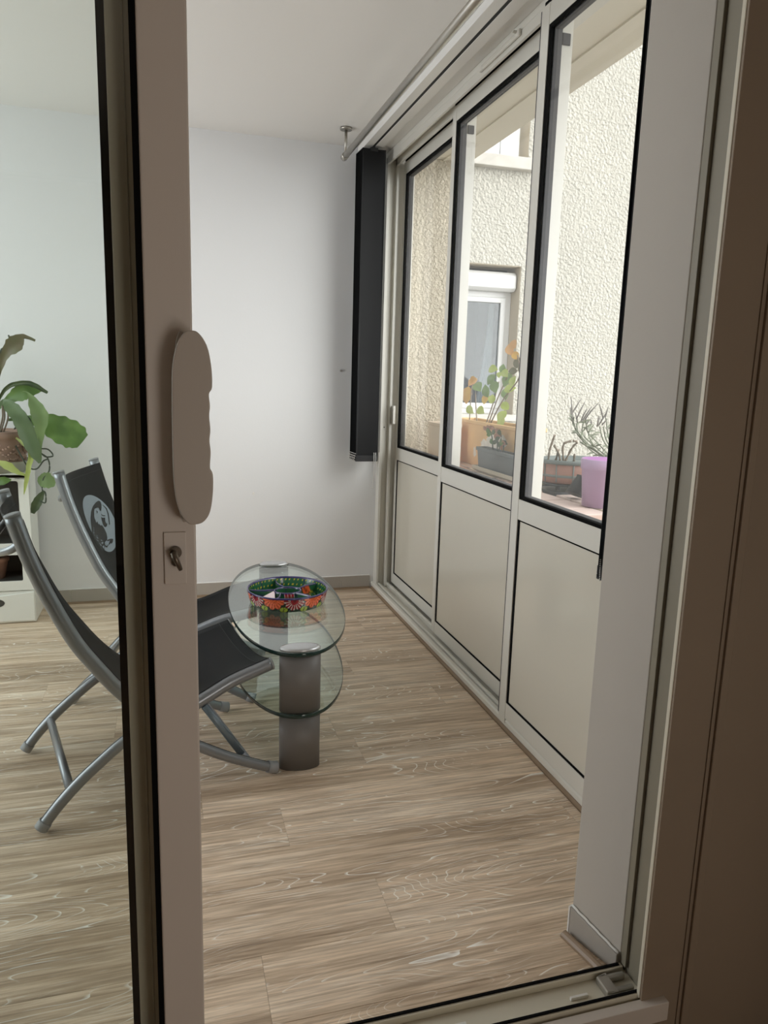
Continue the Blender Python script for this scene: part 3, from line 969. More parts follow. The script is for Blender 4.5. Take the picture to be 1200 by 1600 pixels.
wx0, wx1 = 2.25, 3.71
fw = MB()
fw.box(1.0, wx0, YH, YH + 0.35, -3.0, 8.5).box(wx1, 11.0, YH, YH + 0.35, -3.0, 8.5)
fw.box(wx0, wx1, YH, YH + 0.35, -3.0, 0.84).box(wx0, wx1, YH, YH + 0.35, 2.46, 3.44).box(wx0, wx1, YH, YH + 0.35, 5.2, 8.5)
hp('wall', fw, 'stucco')
hp('reveal', MB().box(wx1 - 0.006, wx1 + 0.001, YH + 0.004, YH + 0.34, 0.84, 2.46).box(wx0 - .001, wx0 + .006, YH + 0.004, YH + 0.34, 0.84, 2.46).box(wx0, wx1, YH + 0.004, YH + 0.34, 2.452, 2.461), 'stuccoflat')
hp('reveal', MB().box(wx1 - 0.006, wx1 + 0.001, YH + 0.004, YH + 0.34, 3.53, 5.2), 'stuccoflat')
hp('reveal', MB().box(wx0 - .001, wx0 + .006, YH + 0.004, YH + 0.34, 3.53, 5.2), 'stuccoflat')
hp('window_sill', MB().box(wx0 - 0.05, wx1 + 0.05, YH - 0.06, YH + 0.34, 0.80, 0.87), 'sillstone', bev=0.006)
hp('window_sill', MB().box(wx0 - 0.05, wx1 + 0.06, YH - 0.09, YH + 0.34, 3.41, 3.53), 'sillstone', bev=0.008)
sb = hp('shutter_box', MB().prism([(YH + 0.10, 2.20), (YH + 0.06, 2.23), (YH + 0.06, 2.36), (YH + 0.10, 2.40), (YH + 0.30, 2.40), (YH + 0.30, 2.20)], 'x', wx0 + 0.01, wx1 - 0.02), 'pvc', bev=0.01)
wf_ = MB()
for a, b_, c_, d in ((wx1 - 0.075, wx1 - 0.008, 0.87, 2.20), (wx0 + 0.008, wx0 + 0.075, 0.87, 2.20), (wx0 + 0.075, wx1 - 0.075, 2.14, 2.20), (wx0 + 0.075, wx1 - 0.075, 0.87, 0.93)):
    wf_.box(a, b_, YH + 0.20, YH + 0.26, c_, d)
hp('window_frame', wf_, 'pvc', bev=0.006)
wm = (wx0 + wx1) / 2
for a, b_ in ((wx0 + 0.076, wm - 0.002), (wm + 0.002, wx1 - 0.076)):
    s_ = MB()
    t = 0.055
    for c0, c1, c2, c3 in ((a, a + t, 0.931, 2.139), (b_ - t, b_, 0.931, 2.139), (a + t, b_ - t, 2.139 - t, 2.139), (a + t, b_ - t, 0.931, 0.931 + t)):
        s_.box(c0, c1, YH + 0.185, YH + 0.245, c2, c3)
    so = hp('window_sash', s_, 'pvc', bev=0.005)
    hp('pane', MB().box(a + t, b_ - t, YH + 0.212, YH + 0.218, 0.931 + t, 2.139 - t), 'bldglass', so)
# curtain gathered at the right, wavy
rows = []
for zi in range(9):
    z = 0.95 + zi * 0.15
    sway = 0.05 + 0.12 * (1 - zi / 8) ** 1.3
    rows.append([(wx1 - 0.13 - sway * (1 - k / 24), YH + 0.36 + 0.012 * sin(k * 1.6), z) for k in range(25)])
hp('curtain', MB().grid(rows), 'curtain')
dr = MB()
dr.box(wx0 - 0.2, wx1 + 0.2, YH + 1.6, YH + 1.65, 0.5, 2.6).box(wx0 - 0.2, wx1 + 0.2, YH + 0.352, YH + 1.6, 2.55, 2.6).box(wx0 - 0.2, wx1 + 0.2, YH + 0.352, YH + 1.6, 0.5, 0.55)
dr.box(wx0 - 0.25, wx0 - 0.2, YH + 0.352, YH + 1.65, 0.5, 2.6).box(wx1 + 0.2, wx1 + 0.25, YH + 0.352, YH + 1.65, 0.5, 2.6)
hp('room_inside', dr, 'darkroom')
# pale folded shutters of the upper window
sx = wx0 + 0.02
k = 0
while sx < wx1 - 0.1:
    sw = 0.17 if k % 3 else 0.24
    e = min(sx + sw, wx1 - 0.06)
    hp('shutter_leaf', MB().box(sx + 0.003, e - 0.003, YH + 0.10 + 0.012 * (k % 2), YH + 0.13 + 0.012 * (k % 2), 3.54, 5.18), 'pvc', bev=0.004)
    sx = e
    k += 1

# ================================================================ BLIND, ROD, VENT
vb = empty('vertical_blind', (1.06, 2.6, 2.416))
tag(vb, 'black vertical louvre blind stacked open on a white ceiling rail before the sliding panes', 'blind')


def bp_(nm, mb, mat, bev=0.0, parent=vb):
    mb.v = [(x - 1.06, y - 2.6, z - 2.416) for x, y, z in mb.v]
    return mb.obj(nm, mat, parent, bev, 2)


bp_('headrail', MB().box(1.012, 1.0535, 1.30, 4.075, 2.416, 2.449).box(1.0665, 1.112, 1.30, 4.075, 2.416, 2.449).box(1.0535, 1.0665, 1.30, 4.075, 2.436, 2.449), 'rail_white', 0.002)
bp_('rail_slot', MB().box(1.0537, 1.0663, 1.30, 4.0745, 2.4175, 2.4358), 'slot')
slat_me = None
weight_me = None


def slat(cx, y, rot):
    global slat_me, weight_me
    if slat_me is None:
        rows = [[(-0.0635 + 0.127 * i / 12, 0.004 * cos(pi * (i - 6) / 12), z) for i in range(13)] for z in (-1.612, -0.8, -0.0)]
        rows2 = [[(x, yy + 0.0012, z) for x, yy, z in r] for r in rows]
        b = MB().grid(rows)
        b.grid(rows2)
        b.box(-0.0635, -0.0625, 0.0, 0.0014, -1.612, 0.0).box(0.0625, 0.0635, 0.0, 0.0014, -1.612, 0)
        o = b.obj('slat', 'blind', vb)
        w = MB().box(-0.062, 0.062, -0.0025, 0.0065, -1.618, -1.585).obj('weight', 'blindedge', o, 0.001, 1)
        h = MB().box(-0.02, 0.02, -0.002, 0.007, -0.012, 0.006).box(-0.004, 0.004, 0.0, 0.004, 0.006, 0.0185).obj('hanger', 'blindedge', o)
        slat_me, weight_me = o.data, (w.data, h.data)
    else:
        o = bpy.data.objects.new('slat', slat_me)
        COL.objects.link(o)
        o.parent = vb
        for nm, me in zip(('weight', 'hanger'), weight_me):
            w = bpy.data.objects.new(nm, me)
            COL.objects.link(w)
            w.parent = o
    o.location = (cx - 1.06, y - 2.6, -0.016)
    o.rotation_euler = (0, 0, rot)


for i in range(9):
    slat(1.058 - 0.0006 * i, 3.905 + 0.0145 * i, radians(1.0))
for i in range(10):
    slat(1.055, 1.365 + 0.0145 * i, radians(0.5))


def beads(pts, r=0.0028, step=0.0072):
    b = MB()
    for (p0, p1) in zip(pts[:-1], pts[1:]):
        p0, p1 = Vector(p0), Vector(p1)
        n = max(1, int((p1 - p0).length / step))
        for k in range(n):
            c = p0.lerp(p1, k / n)
            b.lathe([(r * 0.3, -r), (r, -r * 0.45), (r, r * 0.45), (r * 0.3, r)], 6, c)
    return b


for (xa, zlen, yy0, jj) in ((1.094, 0.20, 3.885, 1), (1.104, 0.165, 3.885, -1), (1.124, 0.09, 3.89, 1)):
    o = bp_('bead_chain', beads([(xa, yy0, 0.83), (xa + 0.003, yy0, 0.83 - zlen * 0.5), (xa - 0.004 * jj, yy0, 0.83 - zlen)]), 'chrome')
    o['kind'] = 'stuff'
pts = []
for i in range(9):
    x_ = 0.994 - 0.0009 * i
    y_ = 3.905 + 0.0145 * i
    pts += [(x_, y_, 0.825), (x_ - 0.004, y_ + 0.004, 0.80 - 0.006 * (i % 2)), (x_ - 0.003, y_ + 0.010, 0.787)]
o = bp_('bead_chain', beads(pts, 0.0024, 0.0105), 'chrome')
o['kind'] = 'stuff'
o = bp_('bead_chain', beads([(0.996, 3.91, 0.80), (0.999, 3.91, 0.71), (1.002, 3.91, 0.665)], 0.0009, 0.004), 'chrome')
o['kind'] = 'stuff'
pts = []
for i in range(10):
    y_ = 1.365 + 0.0145 * i
    pts += [(0.996, y_, 0.84 - 0.01 * (i % 2)), (0.994, y_ + 0.007, 0.80 - 0.01 * (i % 3))]
o = bp_('bead_chain', beads(pts + [(0.992, 1.50, 0.79)], 0.0016, 0.0045), 'chrome')
o['kind'] = 'stuff'

rod = empty('curtain_rod', (0.882, 2.6, 2.322))
tag(rod, 'brushed steel curtain rod hung from the ceiling beside the blind rail', 'curtain rod')
MB().sweep([(0, -1.29, 0), (0, 1.195, 0)], 0.0150, n=16).obj('pole', 'steel', rod)
for yy0, dy in ((1.195, 0.045), (-1.29, -0.01)):
    MB().sweep([(0, yy0, 0), (0, yy0 + dy * 0.9, 0), (0, yy0 + dy, 0)], [0.0175, 0.0175, 0.015], n=16).obj('end_cap', 'steel', rod)
for yy0 in (1.20, -0.7):
    br = MB().lathe([(0.030, 0.117), (0.030, 0.1275)], 24, (0, yy0, 0)).lathe([(0.0075, 0.010), (0.0075, 0.118)], 12, (0, yy0, 0)).obj('bracket', 'steel', rod)
    MB().sweep([(0, yy0 - 0.008, 0), (0, yy0 + 0.008, 0)], 0.0168, n=16).obj('bracket_ring', 'steel', br)

vent = empty('trickle_vent', (1.164, 2.625, 2.395))
tag(vent, 'slim white trickle vent fixed to the head of the sliding glazing', 'vent')
MB().box(-0.011, 0.0, -0.165, 0.165, -0.014, 0.008).obj('cover', 'alu', vent, 0.004, 3)
for k in range(2):
    MB().box(-0.0122, -0.0105, -0.14, 0.14, -0.008 + 0.007 * k, -0.006 + 0.007 * k).obj('louvre', 'alu', vent)
MB().sweep([(-0.010, -0.145, 0.002), (-0.020, -0.145, 0.002), (-0.024, -0.145, 0.004)], [0.005, 0.005, 0.008], n=12).obj('knob', 'alu', vent)

for nm, (px_, pz) in (('small metal hook screwed into the back wall left of the blind', (0.944, 1.274)), ('white wall plug low on the back wall above the glass table', (0.455, 0.584))):
    hk = empty('wall_hook', (px_, YB, pz))
    tag(hk, nm, 'hook')
    MB().sweep([(0, 0.0005, 0), (0, -0.004, 0)], 0.006, n=12).obj('plate', 'steel' if pz > 1 else 'white_plastic', hk)
    if pz > 1:
        MB().sweep([(0, -0.003, 0), (0, -0.014, 0), (0, -0.017, 0.006)], 0.0022, n=8).obj('peg', 'steel', hk)
    else:
        MB().sweep([(0, -0.0035, 0), (0, -0.007, 0)], 0.003, n=8).obj('plug', 'white_plastic', hk)

# ================================================================ GLASS TABLE
TA = radians(-3.4)
tb = empty('glass_table', (0.417, 2.69, 0), TA)
tag(tb, 'low oval glass table with lower shelf on two graphite pillars', 'table')


def oval(a, b, n=72, e=2.12):
    pts = []
    for k in range(n):
        t = 2 * pi * k / n
        c, s = cos(t), sin(t)
        pts.append((a * math.copysign(abs(c) ** (2 / e), c), b * math.copysign(abs(s) ** (2 / e), s)))
    return pts


def glass_plate(nm, a, b, z0, z1, parent, dy=0.0):
    out = [(x, y + dy) for x, y in oval(a, b)]
    inn = [(x * 0.995, y * 0.998 + dy * 0.0) for x, y in oval(a, b)]
    mb = MB()
    n = len(out)
    e = 0.0012
    inn = [(x * (1 - e / a), dy + (y - dy) * (1 - e / b)) for x, y in out]
    rings = [[(x, y, z0) for x, y in inn], [(x, y, z0 + e) for x, y in out], [(x, y, z1 - e) for x, y in out], [(x, y, z1) for x, y in inn]]
    mb.grid(rings, 1, True, closed=True)
    mb.add(rings[0], [tuple(range(n - 1, -1, -1))], 0)
    mb.add(rings[3], [tuple(range(n))], 0)
    return mb.obj(nm, ['table_glass', 'glass_edge'], parent)


ZT0, ZT1 = 0.386, 0.399
glass_plate('glass_top', 0.211, 0.568, ZT0, ZT1, tb)
glass_plate('glass_shelf', 0.206, 0.572, 0.184, 0.197, tb)
for py in (-0.528, 0.520):
    pl = empty('pillar_stack')
    pl = MB().lathe([(0.0655, 0.0005), (0.0655, 0.1837)], 40, (0, py, 0), 1.0, 0.50).lathe([(0.0655, 0.1973), (0.0655, 0.3857)], 40, (0, py, 0), 1.0, 0.50).obj('pillar', 'pillar', tb)
    MB().lathe([(0.0645, 0.3992), (0.0645, 0.404), (0.060, 0.4085), (0.052, 0.4095)], 40, (0, py, 0), 1.0, 0.52).obj('cap', 'pillarcap', pl)
for o in [o for o in bpy.data.objects if o.name.startswith('pillar_stack')]:
    bpy.data.objects.remove(o)

# ---- painted divided dish
dish = empty('divided_dish', (0.424, 2.662, ZT1 + 0.0004))
tag(dish, 'round divided serving dish painted with orange and red flowers, on the glass table', 'dish')
ORANGE, RED, GREEN, DGREEN, LIME, BLUE, CREAM, BLACK, YEL = lin(226, 98, 50), lin(165, 22, 38), lin(40, 96, 62), lin(24, 52, 36), lin(176, 196, 70), lin(34, 28, 84), lin(226, 214, 208), lin(12, 12, 14), lin(226, 205, 60)
RB, RT, HD = 0.138, 0.152, 0.052


def flower(u, v, R, c):
    r, a = math.hypot(u, v), math.atan2(v, u)
    R = R * (0.86 + 0.14 * abs(cos(5 * a)))
    if r > R:
        return None
    if r > R * 0.92:
        return BLACK
    if r < R * 0.16:
        return DGREEN
    if abs(sin(5 * a)) < 0.13:
        return BLACK
    if c == RED and abs(sin(15 * a)) < 0.25 and r > R * 0.4:
        return CREAM
    if r < R * 0.42:
        return tuple(x * 0.75 for x in c)
    return c if abs(sin(15 * a)) > 0.2 else tuple(min(1, x * 1.35 + 0.05) for x in c)


def fan(u, v, R, c):
    """half-open blossom: petals fanning out from a centre"""
    r, a = math.hypot(u, v), math.atan2(v, u)
    pet = 0.80 + 0.20 * abs(sin(4.5 * a))
    if r > R * pet:
        return None
    if r > R * pet * 0.93:
        return BLACK
    if r < R * 0.13:
        return tuple(x * 0.4 for x in c)
    st = abs(sin(9 * a))
    if st < 0.16:
        return tuple(x * 0.25 for x in c)
    if st > 0.86 and r > R * 0.35:
        return CREAM if c == RED else tuple(min(1, x * 1.25 + 0.06) for x in c)
    return c


def outside_col(th, z):
    s = th * 0.146
    per = 2 * pi * 0.146 / 12
    if z > HD * 0.93:
        return BLUE
    i0 = math.floor(s / per)
    for k in (0, -1, 1):
        i = i0 + k
        cen = (i + 0.5) * per
        odd = i % 2
        f = fan(s - cen, z - HD * (0.86 if odd else 1.0), 0.041 if odd else 0.047, RED if odd else ORANGE)
        if f:
            return f
    for k in (0, 1):
        cen = (i0 + k) * per
        du, dv = s - cen, z - 0.010
        e = (du / 0.016) ** 2 + (dv / 0.012) ** 2
        if e < 1:
            return BLACK if e > 0.8 or abs(du) < 0.0012 or abs(du - dv * 0.8) < 0.001 else LIME
    return DGREEN


def inside_col(x, y, z, wall):
    for (cx, cy, c) in ((0.02, -0.085, RED), (-0.06, 0.085, ORANGE), (0.075, 0.075, ORANGE), (-0.10, -0.02, LIME), (0.10, -0.02, LIME), (0.0, 0.0, RED)):
        f = flower(x - cx, y - cy, 0.026, c)
        if f:
            return f
    if wall:
        a_ = math.atan2(y, x) * max(math.hypot(x, y), 0.03)
        gx, gy = (a_ / 0.017) % 1 - 0.5, (z / 0.017) % 1 - 0.5
    else:
        gx, gy = (x / 0.017) % 1 - 0.5, (y / 0.017) % 1 - 0.5
    if gx * gx + gy * gy < 0.02:
        return YEL
    if wall and abs((math.atan2(y, x) / (2 * pi) * 10) % 1 - 0.5) < 0.035:
        return BLUE
    return GREEN


def paint_obj(o, fn):
    me = o.data
    ca = me.color_attributes.new('Col', 'FLOAT_COLOR', 'POINT')
    dat = []
    for v in me.vertices:
        dat += [*fn(*v.co), 1.0]
    ca.data.foreach_set('color', dat)


n = 420
outer = [[((RB + (RT - RB) * (i / 22) ** 0.7) * cos(2 * pi * k / n), (RB + (RT - RB) * (i / 22) ** 0.7) * sin(2 * pi * k / n), HD * i / 22) for k in range(n)] for i in range(23)]
db = MB().grid(outer, closed=True)
ob = db.obj('outer_wall', 'dish', dish)
paint_obj(ob, lambda x, y, z: outside_col(math.atan2(y, x) + 0.25, z))
# rim
rm = MB()
rm.grid([[((r) * cos(2 * pi * k / 120), (r) * sin(2 * pi * k / 120), z) for k in range(120)] for r, z in ((RT, HD - 0.002), (RT + 0.0012, HD + 0.001), (RT - 0.002, HD + 0.0035), (RT - 0.0055, HD + 0.001), (RT - 0.007, HD - 0.003))], closed=True)
ro = rm.obj('rim', 'dish', dish)
paint_obj(ro, lambda x, y, z: lin(70, 62, 125) if z > HD + 0.0022 else BLUE)  # paler crest is a highlight painted into the rim colour
# inner wall and floor
inner = [[(r * cos(2 * pi * k / 240), r * sin(2 * pi * k / 240), z) for k in range(240)] for r, z in [(RT - 0.0065 - 0.008 * i / 8, HD - 0.003 - 0.038 * i / 8) for i in range(9)] + [(0.134 - 0.134 * i / 40 + 0.0001, 0.0095) for i in range(1, 41)]]
io = MB().grid(inner, closed=True).obj('inside', 'dish', dish)


def in_col(x, y, z):
    a = math.degrees(math.atan2(y, x)) % 360
    if z < 0.012 and 215 < a < 262 and math.hypot(x, y) > 0.052:
        return lin(225, 208, 210)
    return inside_col(x, y, z, z > 0.012)


paint_obj(io, in_col)
bo = MB().lathe([(RB - 0.004, 0.0), (RB, 0.0005)], 60).obj('foot', 'dish', dish)
paint_obj(bo, lambda x, y, z: CREAM)


def divider(nm, path):
    """thin upright wall along a plan path with a rounded dark-blue lip"""
    b = MB()
    P = smooth_curve([(*p, 0) for p in path], 8)
    prof = [(0.0032, 0.0098), (0.003, 0.02), (0.003, 0.034), (0.0026, 0.042), (0.0, 0.0445), (-0.0026, 0.042), (-0.003, 0.034), (-0.003, 0.02), (-0.0032, 0.0098)]
    rows = []
    for i, p in enumerate(P):
        t = (P[min(i + 1, len(P) - 1)] - P[max(i - 1, 0)]).normalized()
        s = Vector((-t.y, t.x, 0))
        rows.append([(p.x + s.x * o_, p.y + s.y * o_, z) for o_, z in prof])
    b.grid(rows)
    o = b.obj(nm, 'dish', dish)
    paint_obj(o, lambda x, y, z: lin(80, 78, 120) if z > 0.0435 else (BLUE if z > 0.037 else inside_col(x * 1.0, y + z, z, True)))


ring = [(0.050 * cos(2 * pi * k / 20), 0.042 * sin(2 * pi * k / 20)) for k in range(21)]
divider('divider_ring', ring)
for k, a in enumerate((25, 95, 162, 232, 300)):
    a = radians(a)
    p0 = (0.050 * cos(a), 0.042 * sin(a))
    p1 = (0.095 * cos(a + 0.16), 0.095 * sin(a + 0.16))
    p2 = (0.1425 * cos(a + 0.10), 0.1425 * sin(a + 0.10))
    divider('divider', [p0, p1, p2])


wp = [(-0.047, 0.012, 0.041), (-0.110, -0.060, 0.037), (-0.060, -0.090, 0.037)]
wo_ = MB().add(wp + [(x, y, z - 0.028) for x, y, z in wp], [(0, 1, 2), (5, 4, 3), (0, 3, 4, 1), (1, 4, 5, 2), (2, 5, 3, 0)]).obj('glazed_wedge', 'dish', dish, 0.002, 2)
paint_obj(wo_, lambda x, y, z: lin(228, 206, 208))

# ================================================================ FOLDING CHAIRS
PROFILE = [(-0.018, 0.875), (0.010, 0.773), (0.038, 0.692), (0.071, 0.611), (0.116, 0.514), (0.168, 0.432), (0.228, 0.348), (0.292, 0.283),
           (0.360, 0.252), (0.410, 0.258), (0.46, 0.277), (0.553, 0.318), (0.634, 0.340), (0.680, 0.352)]
REAR = [(0.0, 0.012), (0.014, 0.030), (0.056, 0.078), (0.105, 0.125), (0.16, 0.169), (0.229, 0.218), (0.30, 0.245), (0.345, 0.252)]
FRONT = [(0.685, 0.016), (0.654, 0.026), (0.584, 0.061), (0.518, 0.097), (0.447, 0.142), (0.37, 0.193), (0.31, 0.238), (0.275, 0.276)]
RT_, LT_ = 0.203, 0.240


def sling_point(q, u, lift=0.0):
    """q index along smoothed profile (list of (p,tangent)), u in -1..1"""
    p, t = q
    nrm = Vector((-t.y, t.x))        # towards the sitter: left of travel (down the back, then forward)
    if nrm.x < 0 and abs(t.y) > abs(t.x):
        nrm = -nrm
    if nrm.y < 0 and abs(t.x) >= abs(t.y):
        nrm = -nrm
    sag = 0.042 * (1 - u * u)
    s = p + nrm * (0.0215 - sag + lift)
    return (s.x, u * (RT_ - 0.001), s.y)


def sling_curve():
    C = [Vector((c.x, c.y)) for c in smooth_curve([(a, b, 0) for a, b in PROFILE], 6)]
    out = []
    for i, p in enumerate(C):
        t = (C[min(i + 1, len(C) - 1)] - C[max(i - 1, 0)]).normalized()
        out.append((p, t))
    return out


SC = sling_curve()
SARC = [0.0]
for a, b in zip(SC[:-1], SC[1:]):
    SARC.append(SARC[-1] + (b[0] - a[0]).length)


def sling_at(arc, u, lift=0.0):
    i = 0
    while i < len(SARC) - 2 and SARC[i + 1] < arc:
        i += 1
    f = (arc - SARC[i]) / (SARC[i + 1] - SARC[i])
    p = SC[i][0].lerp(SC[i + 1][0], f)
    t = SC[i][1].lerp(SC[i + 1][1], f).normalized()
    return sling_point((p, t), u, lift)


def make_chair(loc, yaw, label):
    root = empty('folding_chair', loc, yaw)
    tag(root, label, 'chair', 'folding sling chairs')
    P3 = lambda pts, t: [(a.x, t, a.y) for a in smooth_curve([(x, z, 0) for x, z in pts], 5)]
    for sgn in (-1, 1):
        t = sgn * RT_
        ro = MB().sweep(P3(PROFILE, t), 0.0200, 0.0185, 14, up=(0, 1, 0)).obj('side_rail', 'chair', root)
        a, b = Vector((PROFILE[0][0], t, PROFILE[0][1])), Vector((PROFILE[1][0], t, PROFILE[1][1]))
        d = (a - b).normalized()
        MB().sweep([a - d * 0.002, a + d * 0.004, a + d * 0.0055], [0.0206, 0.0206, 0.016], [0.0192, 0.0192, 0.015], 14, up=(0, 1, 0)).obj('end_cap', 'cap', ro)
        a, b = Vector((PROFILE[-1][0], t, PROFILE[-1][1])), Vector((PROFILE[-2][0], t, PROFILE[-2][1]))
        d = (a - b).normalized()
        MB().sweep([a - d * 0.002, a + d * 0.004, a + d * 0.0055], [0.0206, 0.0206, 0.016], [0.0192, 0.0192, 0.015], 14, up=(0, 1, 0)).obj('end_cap', 'cap', ro)
        for nm, L, foot in (('rear_leg', REAR, 0), ('front_leg', FRONT, 0)):
            tt_ = sgn * LT_
            pts = P3(L, tt_)
            lo = MB().sweep(pts, 0.0160, 0.0165, 12, up=(0, 1, 0)).obj(nm, 'chair', root)
            MB().sweep([pts[0], pts[1], pts[3], pts[5]], 0.0188, 0.0190, 12, up=(0, 1, 0)).obj('foot_cap', 'cap', lo)
            mb = MB()
            ups = []
            for i in range(5, len(pts) - 3):
                a, b = Vector(pts[i - 1]), Vector(pts[i + 1])
                tg = (b - a).normalized()
                nn = Vector((-tg.z, 0, tg.x))
                if nn.z < 0:
                    nn = -nn
                ups.append(Vector(pts[i]) + nn * 0.0153)
            mb.sweep(ups, 0.0016, 0.0016, 6, up=(0, 1, 0))
            mb.obj('groove', 'chairdark', lo)
        # hinge brace between seat rail and front leg
        MB().sweep([(0.462, sgn * (RT_ + 0.014), 0.262), (0.520, sgn * (RT_ + 0.014), 0.170), (0.578, sgn * (RT_ + 0.014), 0.076)], 0.0105, 0.0045, 8, up=(0, 1, 0)).obj('brace', 'bluebar', root)
    MB().sweep([(0.080, -LT_ + 0.008, 0.102), (0.080, LT_ - 0.008, 0.102)], 0.0125, 0.0145, 10).obj('stretcher', 'chair', root)
    MB().sweep([(0.60, -LT_ + 0.008, 0.056), (0.60, LT_ - 0.008, 0.056)], 0.006, 0.010, 10).obj('stretcher', 'chair', root)
    cb = smooth_curve([(-0.002, -RT_ + 0.008, 0.80), (-0.030, -0.16, 0.775), (-0.058, -0.07, 0.755), (-0.058, 0.07, 0.755), (-0.030, 0.16, 0.775), (-0.002, RT_ - 0.008, 0.80)], 6)
    MB().sweep(cb, 0.009, 0.011, 10).obj('back_brace', 'chair', root)
    # sling: two skins 3 mm apart
    K = [k / 10 - 1 for k in range(21)]
    top = [[sling_point(q_, u) for u in K] for q_ in SC[1:]]
    bot = [[sling_point(q_, u, -0.003) for u in K] for q_ in SC[1:]]
    sl = MB().grid(top)
    sl.grid(bot)
    sl.grid([top[0], bot[0]])
    sl.grid([top[-1], bot[-1]])
    sl.grid([[r[0] for r in top], [r[0] for r in bot]])
    sl.grid([[r[-1] for r in top], [r[-1] for r in bot]])
    so = sl.obj('sling', 'sling', root)
    uv = so.data.uv_layers.new(name='UVMap')
    for lp in so.data.loops:
        c = so.data.vertices[lp.vertex_index].co
        uv.data[lp.index].uv = (c.y * 1.0, c.x + c.z)
    # sewn hems
    for arc in (0.045, SARC[-1] - 0.035):
        MB().sweep([sling_at(arc, u, 0.0006) for u in K], 0.0012, 0.0006, 6).obj('hem', 'chairdark', so)
    return root, so


def emblem_shape(root_sling, name, mat, poly, lift, parent):
    """triangulate a flat outline given in (arc, across) and drape it on the sling"""
    bm = bmesh.new()
    vs = [bm.verts.new((a, u, 0)) for a, u in poly]
    f = bm.faces.new(vs)
    bmesh.ops.triangulate(bm, faces=[f])
    for _ in range(3):
        long_e = [e for e in bm.edges if e.calc_length() > 0.018]
        if not long_e:
            break
        bmesh.ops.subdivide_edges(bm, edges=long_e, cuts=1)
        bmesh.ops.triangulate(bm, faces=bm.faces[:])
    me = bpy.data.meshes.new(name)
    bm.verts.ensure_lookup_table()
    for v in bm.verts:
        v.co = sling_at(v.co.x, v.co.y / (RT_ - 0.001), lift)
    bm.to_mesh(me)
    bm.free()
    me.materials.append(M[mat])
    o = bpy.data.objects.new(name, me)
    COL.objects.link(o)
    o.parent = parent
    return o


def arcs(cx, cy, r, n=40):
    return [(cx + r * cos(2 * pi * k / n), cy + r * sin(2 * pi * k / n)) for k in range(n)]


def chair_origin(foot, yaw):
    # foot = world position of the near rear foot (t = -LT_)
    return (foot[0] - sin(yaw) * LT_, foot[1] + cos(yaw) * LT_, 0)


# pale disc with a dark large-beaked bird, printed on the upper back of the sling
def print_xy(x, y):
    return (8.7006e-05 * x + 1.51377e-04 * y + 0.070414, 3.60861e-04 * x - 1.71014e-04 * y - 0.015836 - 0.010)


BIRD = [(330, 1050), (362, 900), (372, 700), (392, 540), (430, 420), (480, 340), (525, 303), (565, 325), (590, 390), (603, 470), (598, 545), (575, 520), (545, 460),
        (505, 465), (465, 490), (460, 560), (468, 680), (495, 740), (505, 800), (540, 765), (560, 835), (585, 820), (605, 862), (640, 850), (690, 930), (740, 1040),
        (758, 1130), (752, 1195), (690, 1240), (690, 1330), (650, 1425), (560, 1420), (440, 1290), (350, 1150)]
DARK = [[(596, 396), (640, 420), (700, 490), (745, 600), (768, 700), (790, 800), (798, 862), (786, 850), (776, 800), (756, 705), (732, 605), (690, 500), (636, 432)],
        [(608, 596), (640, 630), (690, 640), (694, 654), (650, 652), (622, 632)],
        [(612, 660), (640, 690), (690, 690), (728, 770), (748, 830), (740, 885), (715, 902), (685, 885), (655, 820), (636, 750)],
        [(500, 530), (522, 525), (538, 550), (532, 585), (515, 580), (520, 555)],
        [(775, 815), (795, 830), (795, 862), (782, 850)],
        [(748, 1200), (790, 1178), (840, 1168), (884, 1182), (880, 1235), (850, 1290), (835, 1262), (805, 1300), (785, 1290), (812, 1215), (770, 1225)],
        [(690, 1300), (740, 1330), (770, 1290), (780, 1300), (745, 1360), (700, 1350)]]
LIGHT = [[(410, 905), (438, 912), (428, 940)], [(408, 950), (436, 962), (415, 1000)], [(398, 1000), (422, 1030), (385, 1060), (388, 1030)], [(378, 1048), (410, 1095), (432, 1105), (400, 1105)],
         [(470, 1070), (512, 1098), (492, 1106)], [(462, 1110), (522, 1150), (500, 1165), (468, 1140)], [(412, 1135), (432, 1150), (424, 1170)], [(436, 1170), (470, 1195), (520, 1215), (500, 1224), (450, 1200)],
         [(570, 1180), (632, 1195), (612, 1215)], [(582, 1250), (640, 1228), (650, 1255), (610, 1285)], [(512, 1245), (530, 1260), (522, 1285)], [(540, 1290), (560, 1262), (578, 1320), (560, 1335)], [(606, 1335), (660, 1310), (655, 1380), (640, 1385)],
         [(692, 1250), (720, 1245), (812, 1205), (775, 1260), (745, 1325), (715, 1300)], [(690, 700), (722, 745), (738, 815), (726, 830), (700, 770)]]


def print_emblem(sl):
    C0 = print_xy(0, 0)
    n_ = 48
    cx_, cy_, rr = 0.244, 0.041, 0.1200
    emblem_shape(None, 'emblem_disc', 'emblem', [(cx_ + rr * cos(2 * pi * k / n_), cy_ + rr * sin(2 * pi * k / n_)) for k in range(n_)], 0.0012, sl)
    emblem_shape(None, 'emblem_bird', 'emblemdark', [print_xy(*p) for p in BIRD], 0.0022, sl)
    for P_ in DARK:
        emblem_shape(None, 'emblem_line', 'emblemdark', [print_xy(*p) for p in P_], 0.0022, sl)
    for P_ in LIGHT:
        emblem_shape(None, 'emblem_feather', 'emblem', [print_xy(*p) for p in P_], 0.0030, sl)


ch1, sl1 = make_chair((-0.4134, 2.2112, 0), radians(13.9), 'silver tube folding chair with charcoal sling, the one nearer the camera behind the sliding door')
ch2, sl2 = make_chair((-0.320, 3.035, 0), radians(-11.8), 'silver tube folding chair with charcoal sling, the one farther back showing a pale bird emblem')

